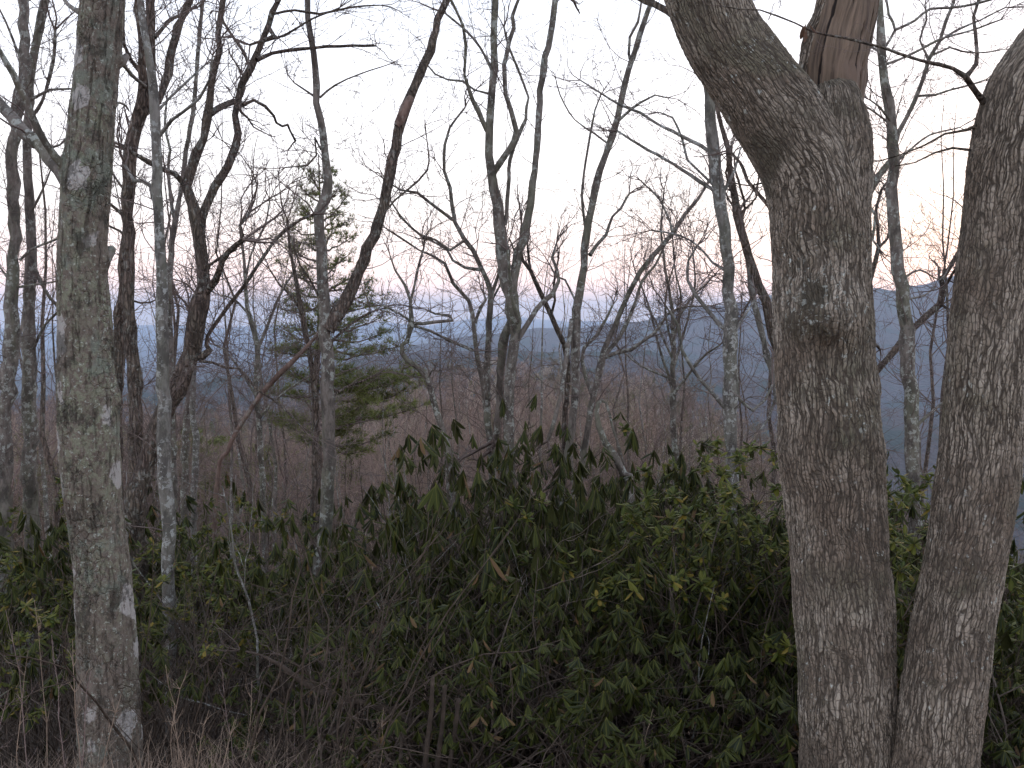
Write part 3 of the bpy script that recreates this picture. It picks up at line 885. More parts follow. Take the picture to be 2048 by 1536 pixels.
T('bare_tree', 'leaning brown stem touching the forked trunk behind the lichened maple', 8.7,
  [(232, 900, 24), (236, 770, 21), (238, 680, 22), (243, 600, 20), (250, 500, 18), (258, 400, 14), (262, 330, 10)],
  [[(244, 560, 5), (262, 600, 4), (300, 605, 4), (320, 596, 3)]], mat='brown', tw=dict(per_m=1.2, L=.5, lvl=1), seed=5)
T('bare_tree', 'straight pale grey speckled trunk crossing in front of the dark crooked oak', 6.8,
  [(343, 1500, 28), (340, 1353, 25), (338, 1182, 27), (336, 1011, 25), (328, 950, 27), (326, 773, 26), (325, 671, 24), (321, 500, 21), (313, 342, 19), (311, 239, 20), (306, 171, 18), (298, 110, 15), (288, 50, 14), (278, -20, 13)],
  [[-.4, (318, 272, 9), (345, 240, 7), (360, 228, 6), (400, 195, 6), (418, 160, 5), (425, 110, 4)], [.3, (306, 395, 10), (300, 372, 9), (285, 362, 7), (268, 362, 7), (250, 330, 5)],
   [(313, 225, 6), (340, 195, 5), (360, 175, 5), (410, 130, 4)]],
  mat='pale', tw=dict(per_m=1.6, L=.55, lvl=2), seed=6)
T('bare_tree', 'thin grey sapling climbing close behind the pale speckled trunk', 11,
  [(340, 700, 14), (338, 600, 13), (342, 512, 12), (350, 440, 11), (365, 370, 10), (372, 300, 9), (385, 230, 9), (392, 150, 8), (400, 60, 8), (408, -20, 7)],
  [[(350, 440, 8), (342, 400, 7), (336, 330, 6), (340, 300, 5), (330, 250, 5), (333, 200, 4)]], mat='grey', tw=dict(per_m=3, L=.8, lvl=2), seed=7)
T('twisted_oak', 'dark crooked oak leaning over, forking into two snaking stems', 7.8,
  [(262, 1080, 44), (300, 910, 36), (322, 842, 38), (354, 773, 35), (381, 705, 37), (394, 637, 37), (403, 568, 31), (402, 500, 25), (399, 467, 25), (396, 437, 27), (385, 410, 22), (374, 372, 20), (384, 330, 19), (393, 308, 20), (406, 275, 18), (414, 240, 18), (423, 170, 13), (428, 137, 13), (440, 100, 12), (437, 68, 11), (444, 20, 12), (450, -30, 11)],
  [[.5, (398, 450, 20), (414, 405, 17), (430, 372, 18), (455, 330, 17), (470, 292, 17), (477, 268, 14), (471, 232, 13), (478, 200, 14), (482, 170, 14), (500, 135, 16), (515, 100, 13), (528, 70, 12), (546, 25, 12), (565, -20, 11)],
   [-.3, (374, 375, 12), (350, 350, 11), (325, 338, 10), (300, 325, 9), (272, 310, 8), (240, 290, 7)],
   [.4, (420, 228, 14), (448, 210, 12), (474, 203, 11)],
   [.6, (513, 120, 10), (545, 106, 7), (600, 98, 7), (680, 92, 6), (745, 91, 5), (752, 92, 3)],
   [.3, (500, 140, 6), (490, 110, 6), (470, 80, 6), (447, 45, 5), (444, 30, 5)],
   [.5, (486, 210, 7), (508, 200, 6), (530, 212, 6), (548, 232, 5), (552, 245, 5), (565, 253, 5), (575, 250, 5), (580, 262, 4), (590, 282, 5), (585, 287, 3)],
   [-.3, (403, 595, 14), (430, 560, 13), (445, 522, 12), (470, 492, 11), (486, 480, 9)],
   [.3, (384, 718, 14), (408, 712, 15), (420, 700, 12), (412, 690, 9), (416, 672, 8), (440, 635, 8), (470, 596, 8), (492, 568, 8), (512, 535, 7), (530, 508, 7), (560, 470, 7), (600, 440, 6), (628, 428, 5)],
   [-.4, (400, 722, 6), (425, 725, 5), (450, 735, 5), (480, 737, 4), (510, 775, 4), (562, 812, 4), (600, 850, 3)],
   [.2, (405, 590, 8), (420, 530, 6), (470, 500, 6), (487, 470, 6), (480, 450, 5), (500, 424, 6)],
   [-.2, (535, 52, 9), (548, 72, 8), (530, 78, 6), (500, 90, 5)],
   [.4, (548, 28, 6), (590, 20, 5), (640, 28, 5), (700, 15, 4), (760, 10, 3)],
   [.2, (520, 85, 6), (570, 70, 5), (620, 40, 4), (680, 15, 3)]],
  mat='dark', tw=dict(per_m=3.0, L=.6, lvl=2), seed=8)
T('dead_pole', 'reddish bare dead pole leaning against the forked tree', 9.2,
  [(432, 985, 9), (455, 905, 9), (475, 860, 9), (520, 790, 10), (560, 748, 10), (600, 708, 9), (640, 664, 7)], [], mat='red', seed=9, cat='dead tree', stub=True)
T('bare_tree', 'slender grey tree with a wavy stem among brush behind the leaning dead pole', 12,
  [(528, 1050, 12), (522, 900, 12), (518, 850, 11), (512, 750, 12), (515, 690, 11), (500, 640, 9), (492, 590, 8), (488, 520, 6), (480, 450, 5)],
  [[(515, 700, 7), (540, 640, 6), (560, 590, 5), (590, 540, 4)], [(512, 790, 6), (480, 740, 5), (450, 700, 4), (430, 690, 3)], [(517, 840, 6), (550, 800, 5), (590, 770, 4), (620, 750, 3)],
   [(498, 630, 5), (470, 600, 4), (440, 590, 3)], [(490, 560, 5), (505, 500, 4), (530, 450, 4), (540, 400, 3)]],
  mat='grey', tw=dict(per_m=5, L=.9, lvl=2), seed=10)
T('bare_tree', 'slim shadowy stem behind the crooked oak, one of a close pair', 12.5,
  [(370, 1020, 16), (373, 850, 14), (380, 770, 13), (384, 700, 10), (380, 620, 7)], [], mat='grey', tw=dict(per_m=2, L=.8, lvl=2), seed=11)
T('bare_tree', 'slim paler stem behind the crooked oak with a slight kink, beside its shadowy twin', 12.2,
  [(388, 1020, 13), (392, 900, 13), (384, 810, 12), (389, 740, 11), (392, 680, 8), (400, 600, 6)], [], mat='pale', tw=dict(per_m=2, L=.8, lvl=2), seed=12)
T('forked_tree', 'lichen speckled tree whose thick dark limb leans away above the pine', 8.2,
  [(626, 1420, 34), (634, 1180, 28), (644, 1090, 26), (655, 1013, 26), (657, 850, 27), (655, 740, 27), (650, 640, 27), (646, 560, 23), (644, 500, 22), (641, 430, 21), (652, 392, 22), (656, 365, 19), (650, 310, 15), (648, 273, 15), (634, 205, 14), (632, 137, 13), (620, 68, 12), (614, -30, 12)],
  [[.5, (655, 660, 30), (672, 632, 30), (690, 606, 28), (705, 570, 25), (727, 520, 24), (745, 470, 22), (763, 427, 20), (780, 342, 22), (795, 273, 20), (801, 239, 20), (817, 205, 21), (830, 171, 18), (848, 130, 18), (862, 102, 17), (868, 80, 15), (875, 38, 15), (898, -10, 14)],
   [-.2, (642, 300, 5), (630, 275, 4), (633, 310, 4), (615, 330, 4), (570, 335, 3)],
   [.2, (632, 195, 5), (610, 180, 4), (588, 165, 3)], [.2, (640, 195, 5), (670, 170, 4), (720, 148, 3), (780, 128, 2)],
   [-.2, (640, 600, 5), (620, 560, 4), (600, 530, 4), (580, 470, 3)], [.3, (765, 430, 5), (790, 400, 4), (815, 380, 4), (855, 340, 4), (856, 300, 3), (850, 250, 2)],
   [.3, (655, 800, 6), (690, 775, 5), (730, 760, 4), (760, 745, 3)], [.3, (655, 690, 5), (700, 650, 5), (740, 625, 4)]],
  mat='grey', limb_mat='brown', tw=dict(per_m=1.3, L=.6, lvl=2, rcap=.006), seed=13)
ft = [o for l, o in TREES.items() if l.startswith('lichen speckled tree whose')][0]
_pp = trace([(793, 252, 12), (800, 240, 19), (808, 222, 20), (817, 205, 19), (822, 194, 13)], 8.2, None, .05, .16)
_v, _f = tubes([cap_poly(*rod(_pp, .05, 10, np.random.RandomState(2), .05))], 10)
link('bare_patch', mesh('bare_patch', _v - np.array(ft.location), _f, M['red']), ft)
T('bare_tree', 'thin whip-like stem just beside the forked speckled tree', 9.5,
  [(628, 1050, 13), (630, 900, 12), (632, 820, 12), (622, 720, 11), (607, 640, 10), (592, 560, 8), (580, 500, 6), (575, 440, 4)],
  [[(607, 640, 5), (590, 600, 4), (560, 570, 4), (540, 540, 3)]], mat='brown', tw=dict(per_m=4, L=.8, lvl=2), seed=14)
# centre clump
T('clump_tree', 'tallest trunk of the centre clump, a slender main stem splitting into upright leaders', 9.0,
  [(1068, 1536, 18), (1040, 1350, 18), (1027, 1180, 19), (1022, 1000, 21), (1019, 860, 21), (1021, 739, 21), (1027, 671, 22), (1024, 620, 28), (1014, 568, 25), (1005, 500, 26), (1002, 478, 25), (994, 410, 22), (983, 342, 18), (978, 308, 16), (979, 256, 17), (982, 205, 15), (988, 137, 14), (989, 80, 14), (990, -20, 14)],
  [[.5, (1026, 585, 18), (1034, 512, 19), (1048, 478, 18), (1060, 410, 16), (1069, 342, 15), (1076, 273, 13), (1079, 205, 13), (1087, 137, 13), (1101, 68, 13), (1112, -20, 12)],
   [-.2, (985, 348, 12), (1000, 328, 12), (1020, 300, 12), (1034, 262, 11), (1025, 225, 10), (1013, 190, 9), (1010, 130, 9), (1018, 85, 9), (1028, 55, 8), (1025, 32, 7), (1045, -20, 6)],
   [.2, (1010, 450, 9), (1016, 380, 8), (1020, 320, 8), (1036, 275, 7), (1052, 238, 7), (1053, 215, 6), (1057, 195, 5), (1045, 160, 5), (1020, 100, 5), (1008, 55, 4)],
   [-.4, (974, 262, 10), (955, 220, 10), (938, 180, 8), (930, 150, 7), (931, 90, 7), (925, 50, 6), (905, 5, 6), (890, -20, 5)],
   [.3, (983, 140, 5), (960, 95, 5), (930, 60, 5), (892, 28, 4)], [.3, (976, 187, 5), (950, 180, 4), (925, 162, 5), (895, 160, 4), (870, 148, 4), (855, 130, 3)],
   [.3, (1024, 640, 20), (1010, 671, 18), (1001, 739, 16), (1000, 800, 15), (992, 880, 13)],
   [.4, (1028, 690, 12), (1045, 665, 11), (1062, 636, 10), (1085, 605, 9), (1103, 590, 9), (1118, 562, 7), (1114, 540, 6), (1104, 515, 6), (1112, 490, 4)],
   [-.3, (1030, 650, 12), (1036, 640, 9), (1025, 600, 7), (1020, 560, 6), (1015, 500, 5)]],
  mat='grey', tw=dict(per_m=1.4, L=.55, lvl=2, rcap=.006), seed=15)
T('clump_tree', 'lichened stem of the centre clump bending outward with sinuous upper branches', 9.4,
  [(985, 960, 15), (975, 840, 14), (973, 739, 13), (977, 671, 12), (979, 620, 12), (983, 585, 12), (975, 562, 10), (962, 535, 9), (945, 500, 9), (928, 478, 9), (910, 444, 8), (904, 410, 8), (900, 376, 7), (889, 342, 6), (890, 290, 6), (900, 255, 5), (930, 215, 4)],
  [[(906, 440, 7), (880, 420, 7), (860, 405, 6), (835, 385, 6), (800, 380, 4), (770, 360, 3)], [(983, 590, 8), (1000, 540, 6), (1010, 500, 4)],
   [(930, 480, 6), (900, 500, 6), (870, 480, 5), (840, 470, 5), (800, 430, 4), (780, 400, 3)], [(962, 540, 7), (930, 535, 6), (905, 520, 6), (895, 500, 5), (860, 480, 4)],
   [(980, 610, 5), (1000, 570, 4), (1030, 520, 3)]],
  mat='grey', tw=dict(per_m=4.0, L=.7, lvl=2, rcap=.006), seed=16)
T('clump_tree', 'thin curving stem on the outer side of the centre clump', 9.8,
  [(985, 930, 10), (972, 818, 9), (962, 756, 9), (952, 705, 9), (948, 654, 9), (938, 602, 8), (908, 568, 7), (890, 527, 7), (862, 510, 5), (838, 500, 4), (800, 475, 4), (770, 455, 3)],
  [[(950, 645, 7), (962, 615, 6), (972, 600, 5), (968, 590, 4)], [(945, 700, 5), (900, 680, 5), (860, 662, 4), (830, 650, 3)]],
  mat='grey', tw=dict(per_m=4.0, L=.6, lvl=2, rcap=.006), seed=17)
T('crooked_tree', 'small crooked tree with an elbow bend and a snapped curling limb', 8.6,
  [(905, 1010, 18), (892, 900, 16), (880, 850, 13), (866, 800, 12), (855, 755, 12), (835, 735, 12), (815, 720, 10), (803, 705, 10), (805, 690, 9), (813, 684, 9), (818, 668, 9), (822, 650, 12), (822, 636, 10), (820, 600, 6), (810, 570, 5), (790, 540, 4), (780, 510, 3)],
  [[(820, 608, 6), (829, 570, 5), (840, 520, 5), (848, 495, 4)], [.3, (822, 646, 7), (845, 648, 7), (870, 645, 7), (905, 641, 7), (900, 632, 6), (895, 630, 5), (870, 628, 4), (850, 618, 3)],
   [(822, 642, 5), (800, 628, 4), (768, 612, 3), (740, 610, 3)], [(828, 652, 5), (862, 662, 5), (900, 682, 4), (945, 702, 4)], [(856, 757, 5), (862, 742, 4), (868, 740, 3)]],
  mat='grey', tw=dict(per_m=4.5, L=.55, lvl=2, rcap=.005), seed=18)
T('bare_tree', 'slender leaning trunk that slants from the centre brush toward the broken oak top', 9.2,
  [(1118, 1030, 16), (1130, 940, 15), (1143, 859, 15), (1149, 808, 15), (1152, 739, 17), (1153, 671, 18), (1154, 620, 18), (1162, 568, 16), (1171, 500, 16), (1173, 478, 16), (1184, 410, 14), (1200, 342, 14), (1225, 273, 14), (1241, 205, 12), (1258, 137, 12), (1281, 68, 11), (1297, 20, 10), (1320, -40, 9)],
  [[.3, (1172, 485, 6), (1170, 455, 5), (1164, 393, 6), (1171, 325, 5), (1181, 267, 5), (1190, 220, 4), (1201, 191, 3)],
   [(1236, 242, 6), (1262, 218, 5), (1280, 205, 5), (1310, 190, 4), (1335, 195, 3)], [(1262, 130, 7), (1258, 108, 6), (1259, 75, 6), (1275, 45, 5), (1284, -5, 4)],
   [.4, (1180, 510, 9), (1192, 492, 7), (1212, 470, 7), (1225, 432, 5), (1242, 415, 5), (1258, 388, 4)],
   [-.3, (1150, 660, 12), (1143, 640, 10), (1140, 671, 10), (1132, 720, 10), (1125, 770, 9), (1112, 830, 9), (1095, 880, 8)],
   [.2, (1150, 600, 4), (1130, 560, 4), (1112, 552, 4), (1100, 530, 3)], [.2, (1220, 290, 4), (1190, 268, 4), (1150, 240, 3), (1120, 190, 3), (1110, 150, 2)]],
  mat='grey', tw=dict(per_m=1.8, L=.6, lvl=2, rcap=.006), seed=19)
T('bare_tree', 'tree with three spreading forks low over the rhododendrons', 9.6,
  [(1160, 1010, 13), (1165, 927, 12), (1177, 842, 12), (1188, 790, 12), (1200, 735, 13), (1210, 700, 12), (1222, 672, 11), (1240, 625, 10), (1258, 585, 10), (1280, 545, 10), (1303, 515, 10), (1345, 465, 9), (1370, 430, 8), (1395, 400, 7), (1420, 358, 6)],
  [[.6, (1206, 715, 9), (1228, 688, 8), (1250, 655, 8), (1272, 600, 7), (1285, 560, 6), (1310, 530, 5), (1330, 490, 4)],
   [-.4, (1204, 718, 8), (1230, 708, 8), (1262, 700, 8), (1290, 680, 7), (1318, 655, 6), (1335, 628, 5), (1360, 615, 4), (1420, 612, 3)],
   [.3, (1186, 795, 9), (1172, 755, 8), (1164, 722, 7), (1168, 695, 7), (1192, 672, 7), (1212, 640, 6), (1225, 610, 4)],
   [(1345, 465, 5), (1335, 430, 4), (1320, 400, 4), (1280, 360, 3)]],
  mat='grey', tw=dict(per_m=3.4, L=.6, lvl=2, rcap=.006), seed=20)
T('bare_tree', 'dark steeply leaning thin trunk crossing the slender one above centre brush', 9.7,
  [(1128, 880, 11), (1134, 800, 11), (1137, 730, 11), (1128, 690, 10), (1116, 660, 10), (1102, 630, 10), (1078, 578, 9), (1062, 540, 8), (1045, 520, 7), (1040, 490, 6), (1043, 450, 5)],
  [[(1102, 632, 6), (1110, 600, 5), (1108, 570, 5), (1112, 540, 4)], [(1062, 545, 6), (1058, 520, 5), (1055, 490, 4)], [(1045, 520, 4), (1030, 505, 4), (1020, 480, 3)]],
  mat='dark', tw=dict(per_m=2.8, L=.5, lvl=2, rcap=.006), seed=21)
T('bare_tree', 'erect sapling with many fanning branches between two trunks before the far ridge', 11,
  [(1352, 960, 14), (1349, 897, 12), (1345, 781, 11), (1347, 698, 9), (1344, 616, 7), (1330, 533, 5), (1322, 450, 4), (1328, 380, 3)],
  [[(1346, 780, 6), (1320, 700, 5), (1300, 620, 4), (1270, 540, 3)], [(1346, 790, 6), (1400, 720, 5), (1440, 690, 3)], [(1346, 740, 6), (1375, 640, 5), (1390, 570, 4), (1385, 500, 3)],
   [(1346, 720, 5), (1310, 640, 4), (1290, 610, 3)], [(1346, 700, 5), (1330, 610, 4), (1350, 520, 3)], [(1346, 760, 5), (1280, 730, 4), (1230, 690, 3)], [(1344, 660, 5), (1380, 600, 4), (1420, 560, 3)],
   [(1347, 690, 5), (1362, 600, 4), (1350, 540, 3), (1345, 470, 3)]],
  mat='grey', tw=dict(per_m=4.5, L=.7, lvl=2, rcap=.006), seed=22)
T('bare_tree', 'upright speckled trunk standing just beside the burled oak', 7.6,
  [(1470, 1240, 26), (1466, 1100, 26), (1466, 988, 26), (1462, 864, 27), (1461, 781, 28), (1460, 657, 28), (1461, 621, 27), (1455, 538, 23), (1449, 455, 24), (1440, 373, 26), (1430, 310, 26), (1421, 248, 23), (1416, 190, 20), (1412, 100, 19), (1408, 20, 18), (1404, -60, 18)],
  [[.8, (1448, 395, 8), (1420, 375, 8), (1380, 350, 7), (1330, 318, 6), (1295, 300, 6), (1262, 280, 5), (1235, 262, 4)],
   [.6, (1428, 310, 8), (1400, 290, 8), (1350, 265, 7), (1310, 245, 6), (1280, 225, 6), (1240, 210, 5), (1200, 185, 4), (1160, 160, 3)],
   [.5, (1436, 380, 6), (1400, 345, 5), (1375, 320, 5), (1365, 280, 5), (1345, 235, 4), (1320, 225, 3)],
   [.4, (1450, 540, 6), (1425, 525, 5), (1400, 495, 4), (1360, 470, 4), (1300, 460, 3)],
   [.4, (1462, 668, 10), (1440, 650, 9), (1415, 620, 8), (1390, 590, 7), (1375, 560, 6), (1378, 520, 5), (1395, 490, 4)],
   [-.3, (1462, 830, 8), (1420, 780, 8), (1390, 745, 7), (1365, 700, 7), (1355, 650, 5), (1330, 610, 4)],
   [.3, (1470, 790, 7), (1505, 820, 6), (1530, 800, 5), (1545, 770, 4)], [.3, (1468, 665, 7), (1490, 630, 5), (1510, 600, 4)],
   [.3, (1445, 390, 6), (1470, 340, 5), (1480, 300, 4), (1500, 270, 3)]],
  mat='pale', tw=dict(per_m=2.6, L=.6, lvl=2, rcap=.006), seed=23)
T('bare_tree', 'slanting mossy stem disappearing behind the burled oak', 8.6,
  [(1600, 900, 18), (1570, 760, 17), (1545, 670, 17), (1531, 600, 17), (1506, 538, 17), (1482, 455, 17), (1465, 373, 14), (1457, 298, 11), (1443, 250, 9), (1430, 200, 8), (1425, 120, 6)],
  [[(1545, 680, 8), (1560, 620, 7), (1575, 560, 6)], [(1480, 450, 6), (1490, 420, 5), (1482, 380, 5), (1470, 340, 4)], [(1520, 580, 5), (1500, 600, 4), (1480, 640, 4)], [(1476, 430, 6), (1500, 410, 5), (1512, 395, 4), (1518, 350, 3)],
   [(1470, 400, 5), (1458, 370, 5), (1452, 345, 4), (1462, 310, 4)]],
  mat='brown', tw=dict(per_m=3, L=.5, lvl=2, rcap=.006), seed=24)
T('bare_tree', 'pale wavy stem half hidden against the burled oak edge', 8.9,
  [(1590, 930, 15), (1570, 850, 15), (1556, 795, 14), (1542, 740, 14), (1528, 690, 14), (1520, 650, 12), (1508, 603, 12), (1498, 545, 11), (1490, 480, 9), (1480, 420, 7)],
  [[(1545, 740, 5), (1552, 780, 4), (1540, 830, 4), (1520, 860, 3)]], mat='pale', tw=dict(per_m=2, L=.5, lvl=2, rcap=.005), seed=25)
T('bare_tree', 'straight grey trunk filling the gap between the two thick furrowed oaks', 8.0,
  [(1830, 1200, 25), (1829, 1071, 25), (1826, 947, 26), (1824, 864, 27), (1821, 781, 28), (1812, 657, 27), (1807, 600, 25), (1797, 538, 26), (1788, 455, 22), (1786, 373, 22), (1786, 290, 20), (1777, 207, 19), (1764, 124, 18), (1760, 41, 16), (1755, -40, 15)],
  [[.4, (1768, 130, 6), (1800, 118, 5), (1840, 100, 5), (1880, 78, 5), (1925, 66, 4), (1960, 55, 4), (2000, 40, 3)],
   [.3, (1766, 100, 6), (1790, 60, 5), (1778, 30, 5), (1772, -10, 4)], [.5, (1800, 560, 5), (1840, 540, 4), (1880, 560, 3), (1900, 530, 2)],
   [.3, (1786, 330, 5), (1820, 300, 4), (1860, 270, 4), (1920, 255, 3)], [.4, (1790, 60, 6), (1830, 40, 5), (1860, 18, 5), (1900, 16, 5), (1950, 8, 5), (2010, -10, 5)],
   [.3, (1825, 860, 7), (1850, 835, 6), (1880, 810, 5), (1900, 790, 4)], [.3, (1812, 600, 4), (1850, 590, 4), (1870, 575, 3)],
   [-.3, (1786, 250, 4), (1760, 215, 4), (1740, 200, 3)], [.3, (1766, 110, 5), (1740, 92, 4), (1725, 100, 3)]],
  mat='grey', tw=dict(per_m=2.8, L=.6, lvl=2, rcap=.006), seed=26)
T('leaning_tree', 'dark leaning tree whose crooked stem crosses behind the straight trunk between oaks', 8.8,
  [(1640, 870, 17), (1700, 795, 15), (1747, 748, 15), (1796, 694, 15), (1829, 653, 13), (1879, 607, 14), (1886, 580, 12), (1883, 560, 11), (1900, 535, 10), (1912, 516, 9), (1925, 487, 7), (1945, 440, 5)],
  [[(1882, 568, 6), (1878, 550, 5), (1877, 535, 4)], [(1880, 607, 6), (1905, 625, 5), (1925, 640, 4)], [(1832, 652, 5), (1860, 620, 4), (1900, 600, 3)]],
  mat='dark', tw=dict(per_m=2.6, L=.5, lvl=2, rcap=.006), seed=27)
T('leaning_tree', 'grey tree emerging behind the burled oak and arching up past the straight trunk', 9.4,
  [(1650, 600, 16), (1700, 480, 15), (1730, 410, 14), (1755, 352, 13), (1780, 320, 12), (1796, 265, 10), (1829, 207, 9), (1845, 160, 8), (1858, 118, 8), (1879, 83, 7), (1893, 40, 7), (1906, 5, 6), (1915, -40, 6)],
  [[(1835, 192, 5), (1870, 190, 5), (1900, 180, 4), (1940, 170, 4), (1970, 160, 3)], [(1858, 118, 5), (1840, 80, 4), (1853, 40, 4), (1850, 10, 3)], [(1879, 83, 5), (1910, 62, 5), (1960, 40, 4), (2010, 15, 3)],
   [(1795, 270, 5), (1770, 240, 4), (1735, 215, 4)], [(1865, 110, 5), (1900, 95, 4), (1925, 103, 4), (1970, 105, 3), (2010, 98, 2)], [(1735, 405, 6), (1750, 430, 5), (1745, 480, 5), (1760, 500, 4)]],
  mat='grey', tw=dict(per_m=3.4, L=.65, lvl=2, rcap=.006), seed=28)
T('leaning_tree', 'thin dark stem hugging the far edge of the burled oak', 9.9,
  [(1690, 780, 12), (1720, 650, 10), (1738, 571, 10), (1752, 520, 9), (1758, 492, 9), (1755, 450, 6), (1752, 420, 6), (1762, 380, 6), (1785, 350, 4)],
  [[(1758, 495, 6), (1775, 478, 5), (1780, 450, 4), (1778, 410, 3)]], mat='dark', tw=dict(per_m=2.6, L=.5, lvl=2, rcap=.006), seed=29)
T('bent_sapling', 'hook-shaped bent sapling drooping over the rhododendrons', 7.9,
  [(1262, 1010, 16), (1248, 948, 16), (1232, 915, 15), (1210, 885, 13), (1197, 852, 11), (1193, 825, 9), (1196, 806, 9), (1203, 800, 8), (1212, 806, 6), (1219, 828, 5), (1226, 860, 5), (1240, 900, 5), (1248, 930, 4)],
  [], mat='grey', seed=30, cat='sapling', stub=True)

# ------------------------------------------------------------------ white pine
def build_pine():
    D = 17.0
    rn = random.Random(50); rng = np.random.RandomState(50)
    base, t = P(640, 960, D)
    g = gz(base[0], D)
    root = thing('pine_tree', (base[0], D, g), 'tall ragged evergreen pine with dark needle shelves behind the forked tree', 'tree')
    o3 = np.array((base[0], D, g))
    tp = [(base[0], D, g - .2, .17)] + trace([(638, 960, 17), (630, 800, 14), (640, 640, 11), (646, 500, 8), (640, 400, 5), (637, 310, 2)], D, rng)
    pts, r = rod(tp, .2, 10, rng, .1)
    v, f = tubes([(pts, r)], 10); link('trunk', mesh('trunk', v - o3, f, M['brown']), root)
    tips = []
    polys = []
    def branch(x0, y0, x1, y1, dz, n_sub, spread):
        a = np.array(P(x0, y0, D)[0]); b = np.array(P(x1, y1, D + dz)[0])
        L = np.linalg.norm(b - a); n = 7
        pp = []
        for i in range(n + 1):
            t_ = i / n
            p = a * (1 - t_) + b * t_ + np.array([0, 0, -.10 * L * math.sin(math.pi * t_)]) + np.array([rn.gauss(0, .02 * L), rn.gauss(0, .02 * L), rn.gauss(0, .012 * L)])
            pp.append(p)
        pp[0] = a
        polys.append((np.array(pp), np.linspace(.018 + .006 * L, .005, n + 1)))
        for k in range(n_sub):
            t_ = rn.uniform(.25, 1.0) if rn.random() < .9 else 1.0
            i = min(n - 1, int(t_ * n)); q = pp[i] + (pp[i + 1] - pp[i]) * (t_ * n - i)
            dv = (b - a) / L
            sd = np.array([rn.gauss(0, 1), rn.gauss(0, 1), rn.gauss(.25, .35)])
            e = dv * .8 + sd * .8; e /= np.linalg.norm(e)
            l = spread * rn.uniform(.35, 1.0) * (1.15 - .5 * t_)
            q2 = q + e * l * .5 + np.array([0, 0, .02]); q3 = q + e * l + np.array([0, 0, .08 * l])
            polys.append((np.array([q, q2, q3]), np.array([.006, .005, .003])))
            for s_ in range(max(2, int(l / .055))):
                u = rn.uniform(.25, 1.05)
                c = q + (q3 - q) * u + np.array([rn.gauss(0, .05), rn.gauss(0, .05), rn.gauss(.01, .03)])
                tips.append((c, e))
    # upper ragged crown
    for (x1, y1) in [(600, 372), (680, 368), (590, 410), (690, 400), (700, 438), (575, 450), (560, 480), (705, 470), (585, 500), (700, 505), (565, 530), (720, 540),
                     (600, 545), (740, 560), (575, 570), (660, 350), (622, 345), (610, 430), (672, 430), (660, 470), (610, 480), (680, 520)]:
        y0 = y1 + rn.uniform(14, 50)
        branch(640, y0, x1, y1, rn.uniform(-.7, .7), 13, .34)
    for (x1, y1) in [(760, 600), (735, 585), (600, 600), (570, 620), (780, 625), (560, 655), (720, 640), (690, 620), (620, 640), (800, 690), (770, 665), (740, 700), (590, 690), (550, 700), (700, 680)]:
        branch(640, y1 + rn.uniform(-10, 30), x1, y1, rn.uniform(-1.4, 1.4), 17, .45)
    # big lower shelves reaching to the right
    for (x1, y1) in [(832, 752), (800, 742), (770, 750), (838, 768), (785, 765), (745, 760), (835, 812), (800, 806), (765, 822),
                     (730, 805), (700, 850), (770, 868), (730, 900), (585, 750), (555, 785), (575, 835), (540, 830), (610, 880), (700, 745)]:
        branch(640, y1 + rn.uniform(-5, 35), x1, y1, rn.uniform(-1.2, .8), 46 if x1 > 740 and y1 < 775 else 26, .42)
    v, f = tubes([p for p in polys if len(p[0]) == 8], 5); link('limb', mesh('limb', v - o3, f, M['twig']), root)
    v, f = tubes([p for p in polys if len(p[0]) == 3], 3); link('twigs', mesh('twigs', v - o3, f, M['twig']), root)
    n = len(tips); K = 10
    C = np.repeat(np.array([a for a, _ in tips]), K, 0); E = np.repeat(np.array([b for _, b in tips]), K, 0)
    dr = E * .7 + rng.normal(0, .55, (n * K, 3)) + np.array([0, 0, .22]); dr /= np.linalg.norm(dr, axis=1, keepdims=True)
    sd = np.cross(dr, rng.normal(0, 1, (n * K, 3))); sd /= np.linalg.norm(sd, axis=1, keepdims=True)
    L = rng.uniform(.08, .16, (n * K, 1))
    V = np.stack([C - sd * .0048, C + sd * .0048, C + dr * L], 1).reshape(-1, 3)
    F = np.arange(n * K * 3).reshape(-1, 3)
    link('crown', mesh('crown', V - o3, F, M['needle'], smooth=False), root)
build_pine()

# ------------------------------------------------------------------ background bare trees (told apart only by standing apart)
def proto_bare(name, seed, H, spread, r0, lvl, per_m, seg=7, sides=8, rmin=.003, elev=(.5, 1.15)):
    rn = random.Random(seed); rng = np.random.RandomState(seed)
    root = thing(name, (0, 0, -500), '', 'tree')
    pts = []; rad = []
    x = y = 0.0; n = 14
    lx = rn.gauss(0, .03); ly = rn.gauss(0, .03)
    for i in range(n + 1):
        t = i / n
        pts.append((x, y, H * t - .3)); rad.append(r0 * (1 - t) ** 1.15 + .003)
        x += H / n * (lx + rn.gauss(0, .13)); y += H / n * (ly + rn.gauss(0, .13))
    pts = np.array(pts); rad = np.array(rad)
    big = []
    for k in range(int(H * 1.1)):
        t = rn.uniform(.35, .97); i = min(n - 1, int(t * n)); q = pts[i] + (pts[i + 1] - pts[i]) * (t * n - i)
        a = rn.uniform(0, 6.283); el = rn.uniform(*elev)
        d = (math.cos(a) * math.cos(el), math.sin(a) * math.cos(el), math.sin(el))
        grow(big, tuple(q), d, spread * rn.uniform(.6, 1.2) * (1.25 - .7 * t), min(.016, rad[i] * .4), lvl, rn, .2, .06, (3, per_m, per_m * .7, per_m * .6), rmin, seg)
    v, f = tubes([(pts, rad)], sides)
    v2, f2 = tubes(big, 3)
    return (v, f), (v2, f2)

